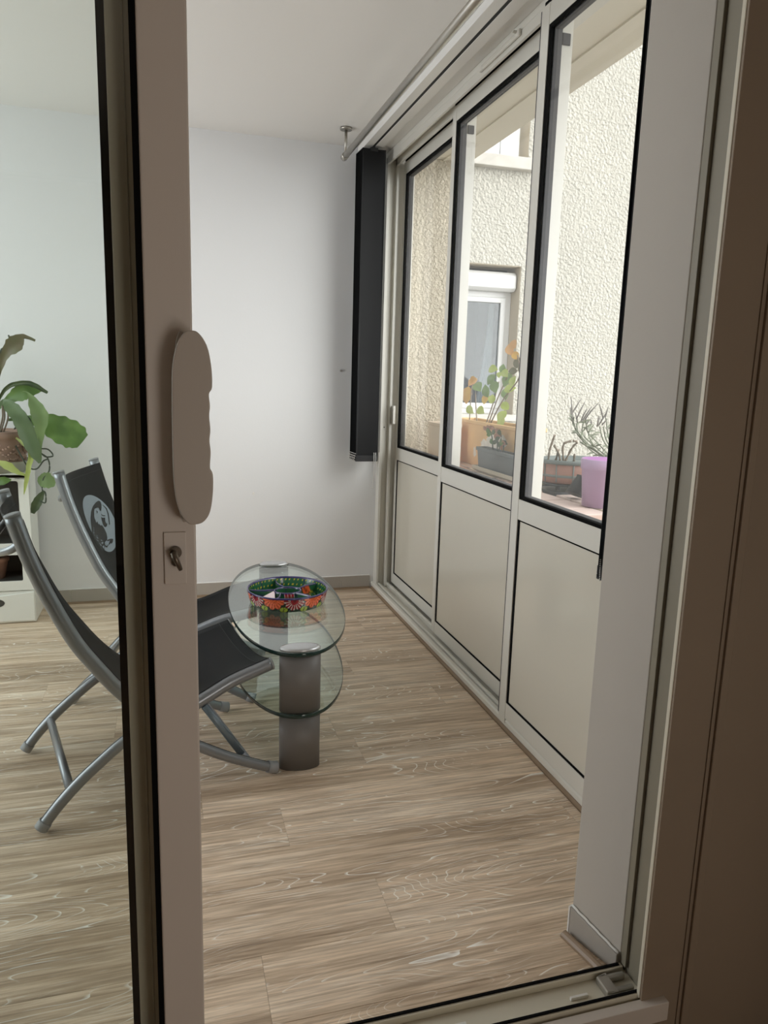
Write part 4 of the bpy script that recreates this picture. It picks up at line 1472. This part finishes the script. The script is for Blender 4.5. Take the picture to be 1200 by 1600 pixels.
for sl_ in (sl1, sl2):
    print_emblem(sl_)

# ================================================================ CABINET AND PLANT (behind the door glass)
cb = empty('storage_cabinet', (-0.833, 3.915, 0))
tag(cb, 'white plastic storage cabinet with dark open cubbies against the back wall', 'cabinet')


def cbp(nm, mb, mat, bev=0.004, parent=cb):
    mb.v = [(x + 0.833, y - 3.915, z) for x, y, z in mb.v]
    return mb.obj(nm, mat, parent, bev, 3)


cx0, cx1, cy0, cy1 = -1.022, -0.644, 3.80, 4.03
cbp('side_panel', MB().box(cx1 - 0.020, cx1 - 0.004, cy0 + 0.004, cy1, 0.166, 0.742), 'cab')
cbp('side_panel', MB().box(cx0 + 0.004, cx0 + 0.020, cy0 + 0.004, cy1, 0.166, 0.742), 'cab')
cbp('back_panel', MB().box(cx0 + 0.02, cx1 - 0.02, cy1 - 0.012, cy1, 0.166, 0.742), 'cabdark')
cbp('top_panel', MB().box(cx0 + 0.002, cx1 - 0.002, cy0, cy1, 0.715, 0.745), 'cab', 0.008)


def rrect(x0, x1, z0, z1, r, n=5):
    pts = []
    for cx_, cz_, a0 in ((x1 - r, z1 - r, 0), (x0 + r, z1 - r, 90), (x0 + r, z0 + r, 180), (x1 - r, z0 + r, 270)):
        for k in range(n + 1):
            a = radians(a0 + 90 * k / n)
            pts.append((cx_ + r * cos(a), cz_ + r * sin(a)))
    return pts


def holed_front(nm, ox, hx):
    """front frame: rounded outline with one rounded opening"""
    b = MB()
    for yv, flip in ((cy0, False), (cy0 + 0.016, True)):
        A = [(x, yv, z) for x, z in ox]
        B = [(x, yv, z) for x, z in hx]
        n_ = len(A)
        b.add(A + B, [(i, (i + 1) % n_, n_ + (i + 1) % n_, n_ + i) for i in range(n_)])
    for L in (ox, hx):
        n_ = len(L)
        b.add([(x, cy0, z) for x, z in L] + [(x, cy0 + 0.016, z) for x, z in L], [(i, (i + 1) % n_, n_ + (i + 1) % n_, n_ + i) for i in range(n_)], smooth=True)
    cbp(nm, b, 'cab', 0)


holed_front('front_frame', rrect(cx0, cx1, 0.373, 0.738, 0.008), rrect(cx0 + 0.045, -0.689, 0.402, 0.708, 0.012))
holed_front('front_frame', rrect(cx0, cx1, 0.168, 0.372, 0.006), rrect(cx0 + 0.045, -0.692, 0.214, 0.346, 0.010))
cbp('shelf', MB().box(cx0 + 0.02, cx1 - 0.02, cy0 + 0.016, cy1 - 0.012, 0.346, 0.400), 'cabdark')
cbp('shelf', MB().box(cx0 + 0.02, cx1 - 0.02, cy0 + 0.016, cy1 - 0.012, 0.168, 0.212), 'cabdark')
cbp('liner', MB().box(cx1 - 0.0225, cx1 - 0.0202, cy0 + 0.016, cy1 - 0.012, 0.21, 0.715), 'cabdark', 0)
cbp('liner', MB().box(cx0 + 0.0202, cx0 + 0.0225, cy0 + 0.016, cy1 - 0.012, 0.21, 0.715), 'cabdark', 0)
dr_ = cbp('drawer', MB().box(cx0 + 0.002, cx1, cy0 + 0.006, cy1, 0.001, 0.164), 'cab', 0.006)
fr_ = MB().prism([(cx0 + 0.004, 0.016), (cx1 - 0.003, 0.010), (cx1 - 0.003, 0.158), (cx0 + 0.19, 0.140), (cx0 + 0.004, 0.158)], 'y', cy0 - 0.003, cy0 + 0.008)
cbp('drawer_front', fr_, 'cab', 0.003, dr_)
hd = MB().prism([(-0.815 + 0.036 * cos(k * pi / 12), 0.108 + 0.020 * sin(k * pi / 12)) for k in range(24)], 'y', cy0 - 0.005, cy0 - 0.001)
cbp('drawer_handle', hd, 'cabdark', 0.001, dr_)
txt = bpy.data.curves.new('brand_label', 'FONT')
txt.body = 'meovo'
txt.size = 0.016
txt.extrude = 0.0003
txt.align_x = 'RIGHT'
to = bpy.data.objects.new('brand_label', txt)
COL.objects.link(to)
me = bpy.data.meshes.new_from_object(to)
bpy.data.objects.remove(to)
me.materials.append(M['ink'])
to = bpy.data.objects.new('brand_label', me)
COL.objects.link(to)
to.parent = cb
to.location = (-0.656 + 0.833, cy0 - 0.0006 - 3.915, 0.7165)
to.rotation_euler = (pi / 2, 0, 0)

tp = empty('small_pot', (-0.835, 3.90, 0.2125))
tag(tp, 'small plain terracotta pot inside the lower cubby of the white cabinet', 'pot')
MB().lathe([(0.045, 0.0), (0.062, 0.085), (0.068, 0.086), (0.069, 0.108), (0.061, 0.108), (0.056, 0.07)], 24).obj('pot_body', 'terracotta', tp)
MB().lathe([(0.0575, 0.085), (0.010, 0.088)], 20).obj('soil', 'soil', tp)

pp = empty('potted_plant', (-0.79, 3.915, 0.7455))
tag(pp, 'trailing green houseplant in a dusty terracotta pot on top of the white cabinet', 'plant')


def ppp(nm, mb, mat, bev=0.0):
    mb.v = [(x + 0.79, y - 3.915, z - 0.7455) for x, y, z in mb.v]
    return mb.obj(nm, mat, pp, bev)


ppp('saucer', MB().lathe([(0.128, 0.0), (0.146, 0.050), (0.150, 0.052), (0.143, 0.050), (0.124, 0.006)], 36, (-0.79, 3.915, 0.746)), 'saucer')
ppp('pot', MB().lathe([(0.095, 0.0), (0.118, 0.05), (0.128, 0.115), (0.126, 0.150), (0.138, 0.152), (0.140, 0.182), (0.130, 0.184), (0.124, 0.165)], 40, (-0.79, 3.915, 0.756)), 'terracotta2')
ppp('soil', MB().lathe([(0.128, 0.922), (0.06, 0.930), (0.010, 0.932)], 30, (-0.79, 3.915, 0.0)), 'soil')
orn = MB()
rs = random.Random(5)
for k in range(26):
    a = radians(-110 + k * 5.2)
    for z in (0.80, 0.835, 0.865):
        if rs.random() < 0.75:
            r0 = 0.110 + 0.018 * (z - 0.79) / 0.08
            c_ = Vector((-0.79 + (r0 + 0.008) * cos(a), 3.915 + (r0 + 0.008) * sin(a), z + rs.uniform(-0.01, 0.01)))
            orn.lathe([(0.001, -0.006), (0.006, -0.003), (0.007, 0.0), (0.006, 0.003), (0.001, 0.006)], 7, c_)
oo = ppp('relief_ornament', orn, 'terracotta2')
oo['kind'] = 'stuff'
ppp('scroll_handle', MB().sweep([(-0.668 + 0.022 * cos(t * 0.45), 3.86 - 0.001 * t, 0.85 + 0.028 * sin(t * 0.45)) for t in range(13)], 0.007, n=8), 'terracotta2')
LEAVES = dict(
    A=([(-0.79, 3.90, 1.12), (-0.742, 3.84, 1.243), (-0.707, 3.82, 1.303), (-0.672, 3.81, 1.339), (-0.649, 3.815, 1.366), (-0.627, 3.82, 1.381), (-0.584, 3.84, 1.366)], [0.012, 0.030, 0.037, 0.067, 0.050, 0.020, 0.010], 'leafbrown'),
    B=([(-0.79, 3.90, 1.02), (-0.751, 3.87, 1.103), (-0.702, 3.83, 1.151), (-0.638, 3.81, 1.167), (-0.592, 3.80, 1.157), (-0.536, 3.79, 1.125)], [0.012, 0.012, 0.018, 0.020, 0.022, 0.012], 'leafdark'),
    C=([(-0.79, 3.90, 1.02), (-0.733, 3.86, 1.082), (-0.691, 3.84, 1.104), (-0.646, 3.83, 1.126), (-0.607, 3.83, 1.132), (-0.571, 3.84, 1.136)], [0.010, 0.016, 0.047, 0.073, 0.043, 0.012], 'leaf'),
    D=([(-0.66, 3.84, 1.13), (-0.622, 3.80, 1.123), (-0.591, 3.77, 1.07), (-0.569, 3.755, 1.016), (-0.572, 3.76, 0.949), (-0.577, 3.77, 0.857)], [0.004, 0.010, 0.060, 0.080, 0.047, 0.006], 'leaflight'),
    E=([(-0.77, 3.88, 1.04), (-0.731, 3.83, 1.079), (-0.694, 3.79, 1.053), (-0.658, 3.765, 1.009), (-0.626, 3.76, 0.93), (-0.600, 3.765, 0.851), (-0.583, 3.775, 0.796)], [0.015, 0.027, 0.060, 0.067, 0.074, 0.057, 0.012], 'leafgreen'),
    F=([(-0.73, 3.90, 0.99), (-0.648, 3.85, 1.000), (-0.559, 3.82, 0.983), (-0.490, 3.80, 0.953), (-0.426, 3.79, 0.919), (-0.393, 3.785, 0.895)], [0.010, 0.022, 0.067, 0.100, 0.100, 0.062], 'leaf'),
    G=([(-0.70, 3.83, 0.92), (-0.622, 3.77, 0.854), (-0.632, 3.765, 0.777), (-0.647, 3.77, 0.709), (-0.661, 3.775, 0.647)], [0.006, 0.020, 0.020, 0.016, 0.003], 'leaflime'),
    H=([(-0.80, 3.76, 0.83), (-0.761, 3.755, 0.807), (-0.718, 3.75, 0.786), (-0.682, 3.755, 0.758), (-0.644, 3.77, 0.737)], [0.006, 0.014, 0.034, 0.020, 0.006], 'leaflime'),
    I=([(-0.82, 3.77, 0.712), (-0.769, 3.765, 0.71), (-0.739, 3.76, 0.716), (-0.711, 3.77, 0.719)], [0.020, 0.030, 0.033, 0.005], 'leaf'),
    J=([(-0.602, 3.80, 0.715), (-0.585, 3.80, 0.712), (-0.562, 3.795, 0.710), (-0.54, 3.795, 0.708), (-0.522, 3.80, 0.712)], [0.020, 0.064, 0.078, 0.070, 0.012], 'leaflight'),
    K=([(-0.582, 3.82, 0.652), (-0.600, 3.81, 0.621), (-0.619, 3.81, 0.584), (-0.636, 3.82, 0.546)], [0.012, 0.033, 0.037, 0.014], 'leafdark'),
    L=([(-0.86, 3.86, 1.00), (-0.90, 3.80, 1.12), (-0.97, 3.76, 1.13), (-1.03, 3.74, 1.05)], [0.012, 0.05, 0.07, 0.02], 'leaf'),
    P=([(-0.82, 3.93, 1.00), (-0.80, 3.93, 1.15), (-0.86, 3.92, 1.28), (-0.93, 3.91, 1.34)], [0.012, 0.04, 0.06, 0.02], 'leaf'),
)
for k_, (pts_, ws_, mt_) in LEAVES.items():
    ppp('leaf', leaf_bm(MB(), pts_, [w * {'F': 1.3, 'D': 0.9, 'E': 1.0, 'J': 0.95}.get(k_, 1.12) for w in ws_], (0.15, -1, 0.25), 0.14 if k_ != 'B' else 0.5, 8), mt_)
VINES = [[(-0.70, 3.86, 0.95), (-0.632, 3.8, 1.016), (-0.589, 3.8, 0.896), (-0.585, 3.8, 0.865), (-0.549, 3.8, 0.859), (-0.528, 3.8, 0.829), (-0.559, 3.8, 0.823), (-0.581, 3.8, 0.841)],
         [(-0.70, 3.84, 0.88), (-0.662, 3.79, 0.823), (-0.637, 3.79, 0.774), (-0.601, 3.79, 0.767), (-0.571, 3.79, 0.804), (-0.551, 3.79, 0.813)],
         [(-0.581, 3.80, 0.841), (-0.551, 3.8, 0.813), (-0.548, 3.8, 0.758), (-0.576, 3.8, 0.718), (-0.584, 3.8, 0.665), (-0.571, 3.8, 0.649), (-0.573, 3.8, 0.602), (-0.598, 3.8, 0.609)],
         [(-0.77, 3.88, 1.05), (-0.735, 3.83, 1.299), (-0.707, 3.82, 1.323), (-0.687, 3.82, 1.352), (-0.693, 3.82, 1.386)]]
for v_ in VINES:
    ppp('vine', MB().sweep(smooth_curve(v_, 6), 0.0035, n=7), 'vine')
for k in range(6):
    a = k * 1.05
    ppp('stem', MB().sweep(smooth_curve([(-0.79 + 0.03 * cos(a), 3.905 + 0.03 * sin(a), 0.925), (-0.77 + 0.04 * cos(a), 3.89 + 0.03 * sin(a), 1.0), (-0.76 + 0.03 * cos(a), 3.87 + 0.02 * sin(a), 1.06)], 4), 0.004, n=7), 'stem')

# ================================================================ POTS ON THE LEDGE OUTSIDE
ZL = 0.786


def offset_parts(root):
    def f(nm, mb, mat, bev=0.0, parent=None):
        lx, ly, lz = root.location
        mb.v = [(x - lx, y - ly, z - lz) for x, y, z in mb.v]
        return mb.obj(nm, mat, parent or root, bev, 2)
    return f


def trough(x0, x1, y0, y1, z0, z1, taper, wall=0.006, lip=0.010):
    """open rectangular planter with tapered sides and a folded lip"""
    b = MB()
    def ring(d, z):
        return [(x0 + d, y0 + d, z), (x1 - d, y0 + d, z), (x1 - d, y1 - d, z), (x0 + d, y1 - d, z)]
    b.grid([ring(taper, z0), ring(0.0, z1 - 0.018), ring(-lip, z1 - 0.018), ring(-lip, z1), ring(wall, z1), ring(taper + wall, z0 + wall)], smooth=False, closed=True)
    b.add(ring(taper, z0), [(3, 2, 1, 0)])
    b.add(ring(taper + wall, z0 + wall), [(0, 1, 2, 3)])
    return b


op = empty('ochre_planter', (1.65, 3.46, ZL))
tag(op, 'long weathered ochre plastic planter holding a yellowing shrub on the outside ledge', 'planter')
opp = offset_parts(op)
opp('trough', trough(1.590, 1.715, 3.12, 3.95, ZL + 0.001, 1.030, 0.012), 'ochre', 0.003)
opp('soil', MB().box(1.608, 1.698, 3.145, 3.925, 0.88, 1.000), 'soil')
for (yy0, zz, a, b_) in ((3.43, 0.925, 0.08, 0.065), (3.53, 0.91, 0.055, 0.035), (3.66, 0.86, 0.022, 0.03), (3.60, 0.875, 0.022, 0.022), (3.32, 0.945, 0.05, 0.04)):
    rs = random.Random(int(yy0 * 100))
    P_ = [(yy0 + a * cos(k * pi / 9) * rs.uniform(0.7, 1.1), zz + b_ * sin(k * pi / 9) * rs.uniform(0.7, 1.1)) for k in range(18)]
    slope = lambda z: 1.590 + 0.012 * (1.012 - z) / (1.012 - ZL) - 0.0004
    b = MB()
    b.add([(slope(z), y_, z) for y_, z in P_], [tuple(range(18))])
    opp('scuff_mark', b, 'scuff')


def leaf_disc(c, r, nrm, tilt, n=9):
    """a rounded leaf with a pointed tip and cupped blade"""
    nrm = Vector(nrm).normalized()
    a = nrm.cross(Vector((0, 0, 1)))
    a.normalize()
    bdir = a.cross(nrm)
    ca, sa = cos(tilt), sin(tilt)
    e1, e2 = a * ca + bdir * sa, -a * sa + bdir * ca
    pts = [(-1.1, 0.06), (-0.8, 0.5), (-0.3, 0.8), (0.25, 0.78), (0.7, 0.45), (1.15, 0.03)]
    c = Vector(c)
    rows = [[c + e1 * (s * r) + e2 * (w * r * q_) + nrm * (r * (0.22 * abs(q_) * w - 0.12 * s * s)) for q_ in (-1, -0.5, 0, 0.5, 1)] for s, w in pts]
    return MB().grid(rows)


rs = random.Random(11)
OL = [((1.5, 3.267, 1.299), 40, 'leaflime'), ((1.5, 3.119, 1.252), 50, 'leaflight'), ((1.5, 3.193, 1.217), 45, 'leaflight'), ((1.5, 3.384, 1.213), 50, 'leaflight'), ((1.5, 3.295, 1.195), 45, 'leaflight'),
      ((1.5, 3.255, 1.25), 42, 'leaflight'), ((1.5, 3.081, 1.21), 40, 'leaflime'), ((1.5, 3.167, 1.275), 30, 'leaflime'), ((1.5, 3.549, 1.167), 62, 'leafyellow'), ((1.5, 3.497, 1.236), 42, 'leaforange'),
      ((1.5, 3.45, 1.245), 36, 'leafyellow'), ((1.5, 3.321, 1.159), 42, 'leafyellow'), ((1.5, 3.025, 1.407), 40, 'leaforange'), ((1.5, 3.074, 1.386), 40, 'leaforange'), ((1.5, 3.05, 1.36), 34, 'leafyellow'),
      ((1.5, 3.033, 1.327), 36, 'leafbrown'), ((1.5, 3.02, 1.30), 36, 'leafbrown'), ((1.5, 3.045, 1.29), 30, 'leafbrown'), ((1.5, 3.02, 1.245), 36, 'leaflime'), ((1.5, 3.472, 1.096), 40, 'leaflime'), ((1.5, 3.375, 1.098), 42, 'leaflime'),
      ((1.5, 3.186, 1.081), 45, 'leaflime'), ((1.5, 3.115, 1.057), 40, 'leaflime'), ((1.5, 3.17, 1.131), 38, 'leaflime'), ((1.5, 3.21, 1.16), 34, 'leaflime'), ((1.5, 3.16, 1.185), 36, 'leaflight'), ((1.5, 3.09, 1.28), 36, 'leaflime'), ((1.5, 3.14, 1.30), 30, 'leaflight')]
LK = lambda p: (p[0] + 0.15, p[1] * 1.1, 1.25 + (p[2] - 1.25) * 1.1)
for c_, r_, mt_ in OL:
    c_ = LK(c_)
    r_ = r_ / 6.154 * 3.15 / 1143 * 1.6
    c2_ = (c_[0] + rs.uniform(-0.03, 0.03), c_[1], c_[2])
    opp('leaf', leaf_disc(c2_, r_, (-0.8 + rs.uniform(-.3, .3), -0.6 + rs.uniform(-.3, .3), rs.uniform(0, .7)), rs.uniform(0, 6.28)), mt_)
for s_ in [[(1.5, 3.304, 1.0), (1.5, 3.15, 1.151), (1.5, 2.985, 1.267), (1.5, 3.02, 1.36)], [(1.5, 3.341, 1.0), (1.5, 3.251, 1.132), (1.5, 3.196, 1.241)], [(1.5, 3.525, 1.0), (1.5, 3.518, 1.189), (1.5, 3.50, 1.24)],
           [(1.5, 3.418, 1.0), (1.5, 3.463, 1.175), (1.5, 3.45, 1.231)], [(1.5, 3.311, 1.0), (1.5, 3.207, 1.154), (1.5, 3.12, 1.256), (1.5, 3.11, 1.30)], [(1.5, 2.90, 1.0), (1.5, 2.86, 1.077)], [(1.5, 3.15, 1.0), (1.5, 3.13, 1.07)]]:
    opp('stem', MB().sweep(smooth_curve([LK(p) for p in s_], 5), 0.0035, n=7), 'stem')

gp = empty('grey_planter', (1.554, 3.21, ZL))
tag(gp, 'slate grey rectangular planter standing on a dusty beige tray in front of the ochre planter', 'planter')
gpp = offset_parts(gp)
gpp('tray', trough(1.520, 1.586, 2.93, 3.50, ZL + 0.001, ZL + 0.026, 0.006, 0.004, 0.003), 'tray', 0.002)
gpp('trough', trough(1.529, 1.580, 2.95, 3.47, ZL + 0.007, 0.910, 0.008, 0.005, 0.006), 'greypot', 0.002)
gpp('soil', MB().box(1.542, 1.567, 2.965, 3.455, 0.85, 0.885), 'soil')
rs = random.Random(4)
GK = lambda p: (p[0] + 0.165, p[1] * 1.11, 0.89 + (p[2] - 0.87) * 1.05)
for s_ in [[GK(p) for p in q_] for q_ in [[(1.39, 3.003, 0.87), (1.39, 3.03, 0.955), (1.39, 3.08, 0.985)], [(1.39, 2.962, 0.87), (1.39, 2.97, 0.955), (1.39, 3.01, 0.99)], [(1.39, 2.95, 0.87), (1.39, 2.93, 0.944), (1.39, 2.94, 0.98)], [(1.39, 2.90, 0.87), (1.39, 2.90, 0.93)]]]:
    gpp('stem', MB().sweep(smooth_curve(s_, 5), 0.003, n=7), 'vine')
    for k in range(5):
        q_ = smooth_curve(s_, 5)[min(3 + 2 * k, 5 * (len(s_) - 1))]
        gpp('leaf', leaf_disc((q_.x + rs.uniform(-.015, .005), q_.y + rs.uniform(-.015, .015), q_.z), 0.014, (-1, -0.6, rs.uniform(-.4, .6)), rs.uniform(0, 6)), rs.choice(['leaf', 'leafdark', 'terracotta', 'leaf']))

pc_box = empty('peach_planter', (1.49, 3.85, ZL))
tag(pc_box, 'small pale peach planter box on the outside ledge behind the farthest pane', 'planter')
pcb = offset_parts(pc_box)
pcb('trough', trough(1.432, 1.548, 3.745, 3.955, ZL + 0.001, 1.005, 0.004, 0.006, 0.004), 'peach', 0.002)
pcb('soil', MB().box(1.445, 1.535, 3.758, 3.942, 0.90, 0.975), 'soil')

rp = empty('red_pot', (1.70, 2.80, ZL))
tag(rp, 'wide oval red-brown pot with grey-green bands and bare succulent stems, on the outside ledge', 'pot')
rpp = offset_parts(rp)
rc_ = (1.70, 2.80, 0.0)
OV = (1.0, 0.74)
rpp('stand', MB().lathe([(0.125, ZL + 0.024), (0.145, ZL + 0.026), (0.145, ZL + 0.034), (0.125, ZL + 0.034)], 36, rc_, *OV), 'blackpot')
for a in (0.6, 2.2, 3.7, 5.2):
    cx_, cy_ = 1.70 + 0.125 * cos(a), 2.80 + 0.09 * sin(a)
    rpp('stand_leg', MB().box(cx_ - 0.007, cx_ + 0.007, cy_ - 0.007, cy_ + 0.007, ZL + 0.0085, ZL + 0.026), 'blackpot')
rpp('base_tray', trough(1.545, 1.86, 2.69, 2.91, ZL + 0.0005, ZL + 0.008, 0.002, 0.002, 0.001), 'blackpot')
rpp('pot_body', MB().lathe([(0.130, ZL + 0.0345), (0.151, ZL + 0.042), (0.157, 0.86), (0.160, 0.912), (0.151, 0.912), (0.147, 0.885)], 48, rc_, *OV), 'redpot')
rpp('rim', MB().lathe([(0.159, 0.905), (0.165, 0.907), (0.168, 0.918), (0.163, 0.924), (0.152, 0.920), (0.149, 0.906)], 48, rc_, *OV), 'greenrim')
rpp('band', MB().lathe([(0.1555, 0.850), (0.1585, 0.852), (0.1585, 0.860), (0.1565, 0.862)], 48, rc_, *OV), 'greenrim')
for a in (3.30, 3.75, 4.25, 4.75, 5.25):
    rpp('rib', MB().sweep([(1.70 + r_ * cos(a), 2.80 + r_ * 0.74 * sin(a), z_) for r_, z_ in ((0.1530, 0.830), (0.1575, 0.860), (0.1600, 0.906))], 0.003, n=6), 'greenrim')
rpp('soil', MB().lathe([(0.150, 0.893), (0.05, 0.898), (0.01, 0.900)], 36, rc_, *OV), 'soil')
for s_ in [[(1.60, 2.86, 0.90), (1.585, 2.83, 0.95), (1.590, 2.82, 0.99), (1.588, 2.80, 1.024)], [(1.66, 2.86, 0.90), (1.625, 2.82, 0.945), (1.60, 2.82, 0.98)], [(1.67, 2.85, 0.90), (1.645, 2.82, 0.98), (1.672, 2.80, 1.0)],
           [(1.675, 2.85, 0.90), (1.69, 2.82, 0.969), (1.70, 2.80, 0.994), (1.68, 2.80, 1.0)], [(1.64, 2.87, 0.90), (1.625, 2.82, 0.96)], [(1.72, 2.85, 0.90), (1.71, 2.83, 0.94)]]:
    C_ = smooth_curve(s_, 5)
    rpp('succulent_stem', MB().sweep(C_, [0.0048 + 0.0014 * sin(i * 2.2) for i in range(len(C_))], n=8), 'stem')

pb = empty('purple_bucket', (1.585, 2.41, ZL))
tag(pb, 'lilac plastic bucket with a folded lip at the front of the outside ledge', 'bucket')
pbp = offset_parts(pb)
pc = (1.585, 2.41, ZL + 0.0005)
pbp('bucket_wall', MB().lathe([(0.070, 0.0), (0.080, 0.142), (0.084, 0.142), (0.086, 0.178), (0.082, 0.181), (0.078, 0.178), (0.074, 0.10), (0.066, 0.01)], 44, pc), 'purple')
pbp('rim_inside', MB().lathe([(0.0805, 0.1795), (0.0775, 0.176), (0.0735, 0.10), (0.064, 0.012)], 44, pc), 'purplein')

bk = empty('fallen_pot', (1.57, 2.60, ZL))
tag(bk, 'small black cone-shaped pot leaning between the red pot and the lilac bucket', 'pot')
bkp = offset_parts(bk)
rot = Matrix.Rotation(radians(24), 3, 'Y') @ Matrix.Rotation(radians(-6), 3, 'X')
bkp('pot_body', MB().lathe([(0.038, 0.0), (0.019, 0.074), (0.021, 0.075), (0.0205, 0.080), (0.015, 0.078), (0.017, 0.068), (0.032, 0.01)], 30, (1.575, 2.585, ZL + 0.0165), rot=rot), 'blackpot')

sp = empty('dark_planter', (1.79, 2.44, ZL))
tag(sp, 'dark pot of tall grey-green stems with long seed pods behind the lilac bucket', 'planter')
spp = offset_parts(sp)
spp('pot_body', MB().lathe([(0.060, 0.0), (0.078, 0.115), (0.082, 0.115), (0.082, 0.128), (0.074, 0.128), (0.068, 0.10)], 30, (1.80, 2.44, ZL + 0.0005)), 'blackpot')
spp('soil', MB().lathe([(0.0745, 0.105), (0.02, 0.108)], 24, (1.80, 2.44, ZL)), 'soil')
PODS = [[(1.701, 1.069), (1.682, 1.186)], [(1.697, 1.073), (1.678, 1.142)], [(1.705, 1.094), (1.736, 1.167)], [(1.699, 1.101), (1.751, 1.178)], [(1.739, 1.091), (1.8, 1.168)], [(1.748, 1.084), (1.79, 1.147)], [(1.741, 1.07), (1.729, 1.118)],
        [(1.724, 1.083), (1.747, 1.139)], [(1.757, 1.073), (1.771, 1.094)], [(1.773, 1.067), (1.795, 1.095)], [(1.81, 1.063), (1.805, 1.109)], [(1.818, 1.06), (1.83, 1.106)], [(1.859, 1.096), (1.837, 1.158)], [(1.859, 1.099), (1.87, 1.148)],
        [(1.838, 1.06), (1.884, 1.131)], [(1.833, 1.067), (1.859, 1.096)], [(1.872, 1.05), (1.879, 1.061)], [(1.781, 1.07), (1.771, 1.091)]]
rs = random.Random(9)
SH = lambda p: (p[0] * 0.912, p[1] * 0.912 + 0.11)
for (a, b_) in [(SH(a), SH(b_)) for a, b_ in PODS]:
    dy = rs.uniform(-0.03, 0.03)
    spp('seed_pod', MB().sweep([(a[0], 2.60 + dy, a[1]), ((a[0] + b_[0]) / 2, 2.60 + dy, (a[1] + b_[1]) / 2), (b_[0], 2.60 + dy * 1.2, b_[1])], [0.0022, 0.0034, 0.0012], n=7), 'pod')
STEMS = [[(1.794, 0.90), (1.723, 1.007), (1.701, 1.073), (1.699, 1.10)], [(1.802, 0.90), (1.758, 0.964), (1.712, 1.034), (1.698, 1.075)], [(1.81, 0.90), (1.764, 0.993), (1.736, 1.035), (1.74, 1.09)], [(1.818, 0.90), (1.796, 0.993), (1.76, 1.038), (1.748, 1.085)],
         [(1.831, 0.90), (1.828, 0.993), (1.81, 1.063)], [(1.843, 0.90), (1.844, 0.993), (1.83, 1.062)], [(1.851, 0.90), (1.869, 0.993), (1.859, 1.098)], [(1.802, 0.90), (1.74, 0.993), (1.687, 1.059)], [(1.827, 0.90), (1.778, 0.964), (1.736, 0.993)], [(1.834, 0.90), (1.799, 0.964), (1.761, 1.024), (1.781, 1.07)]]
for s_ in [[SH(p) for p in s_] for s_ in STEMS]:
    dy = rs.uniform(-0.04, 0.02)
    pts_ = [(1.80 + (s_[0][0] - 1.66) * 0.4, 2.44, ZL + 0.10)] + [(x_ + (0.06 if i_ == 0 else 0), 2.50 + (0.10 + dy) * min(1, i_ / 1.5), z_) for i_, (x_, z_) in enumerate(s_)]
    C_ = smooth_curve(pts_, 5)
    spp('stem', MB().sweep(C_, 0.0026, n=6), 'leafgrey')
    for i_ in range(5, len(C_) - 1, 2):
        q_ = C_[i_]
        d_ = Vector((rs.uniform(-1, 1), rs.uniform(-0.5, 0.5), rs.uniform(-0.1, 0.9))).normalized() * 0.032
        spp('leaf', leaf_bm(MB(), [q_, q_ + d_ * 0.5, q_ + d_ + Vector((0, 0, -0.005))], [0.003, 0.008, 0.002], (0.2, -1, 0.2), 0.1, 3), 'leafgrey')
for k in range(9):
    c_ = (1.74 + rs.uniform(-0.02, 0.06), 2.44 + rs.uniform(-0.05, 0.04), 0.955 + rs.uniform(0, 0.10))
    spp('leaf', leaf_disc(c_, 0.020, (-0.6 + rs.uniform(-.3, .3), -1, rs.uniform(-.2, .7)), rs.uniform(0, 6.28)), rs.choice(['leaflime', 'leaf', 'leaflight']))

ms = MB()
rows = []
for i in range(15):
    rows.append([(1.57 + 0.30 * k / 14 + 0.004 * sin(i * 3.1), 2.935 + 0.15 * i / 14 + 0.006 * sin(k * 2.7), ZL + 0.0005 + 0.010 * max(0, sin(pi * i / 14) * sin(pi * k / 14)) * (0.7 + 0.3 * sin(i * 2.3 + k * 1.9))) for k in range(15)])
mo = MB().grid([[(x_ + 0.02, y_, z_) for x_, y_, z_ in r] for r in rows]).obj('moss_patch', 'moss')
tag(mo, 'green moss spread over the ledge behind the red-brown pot', 'moss', kind='stuff')
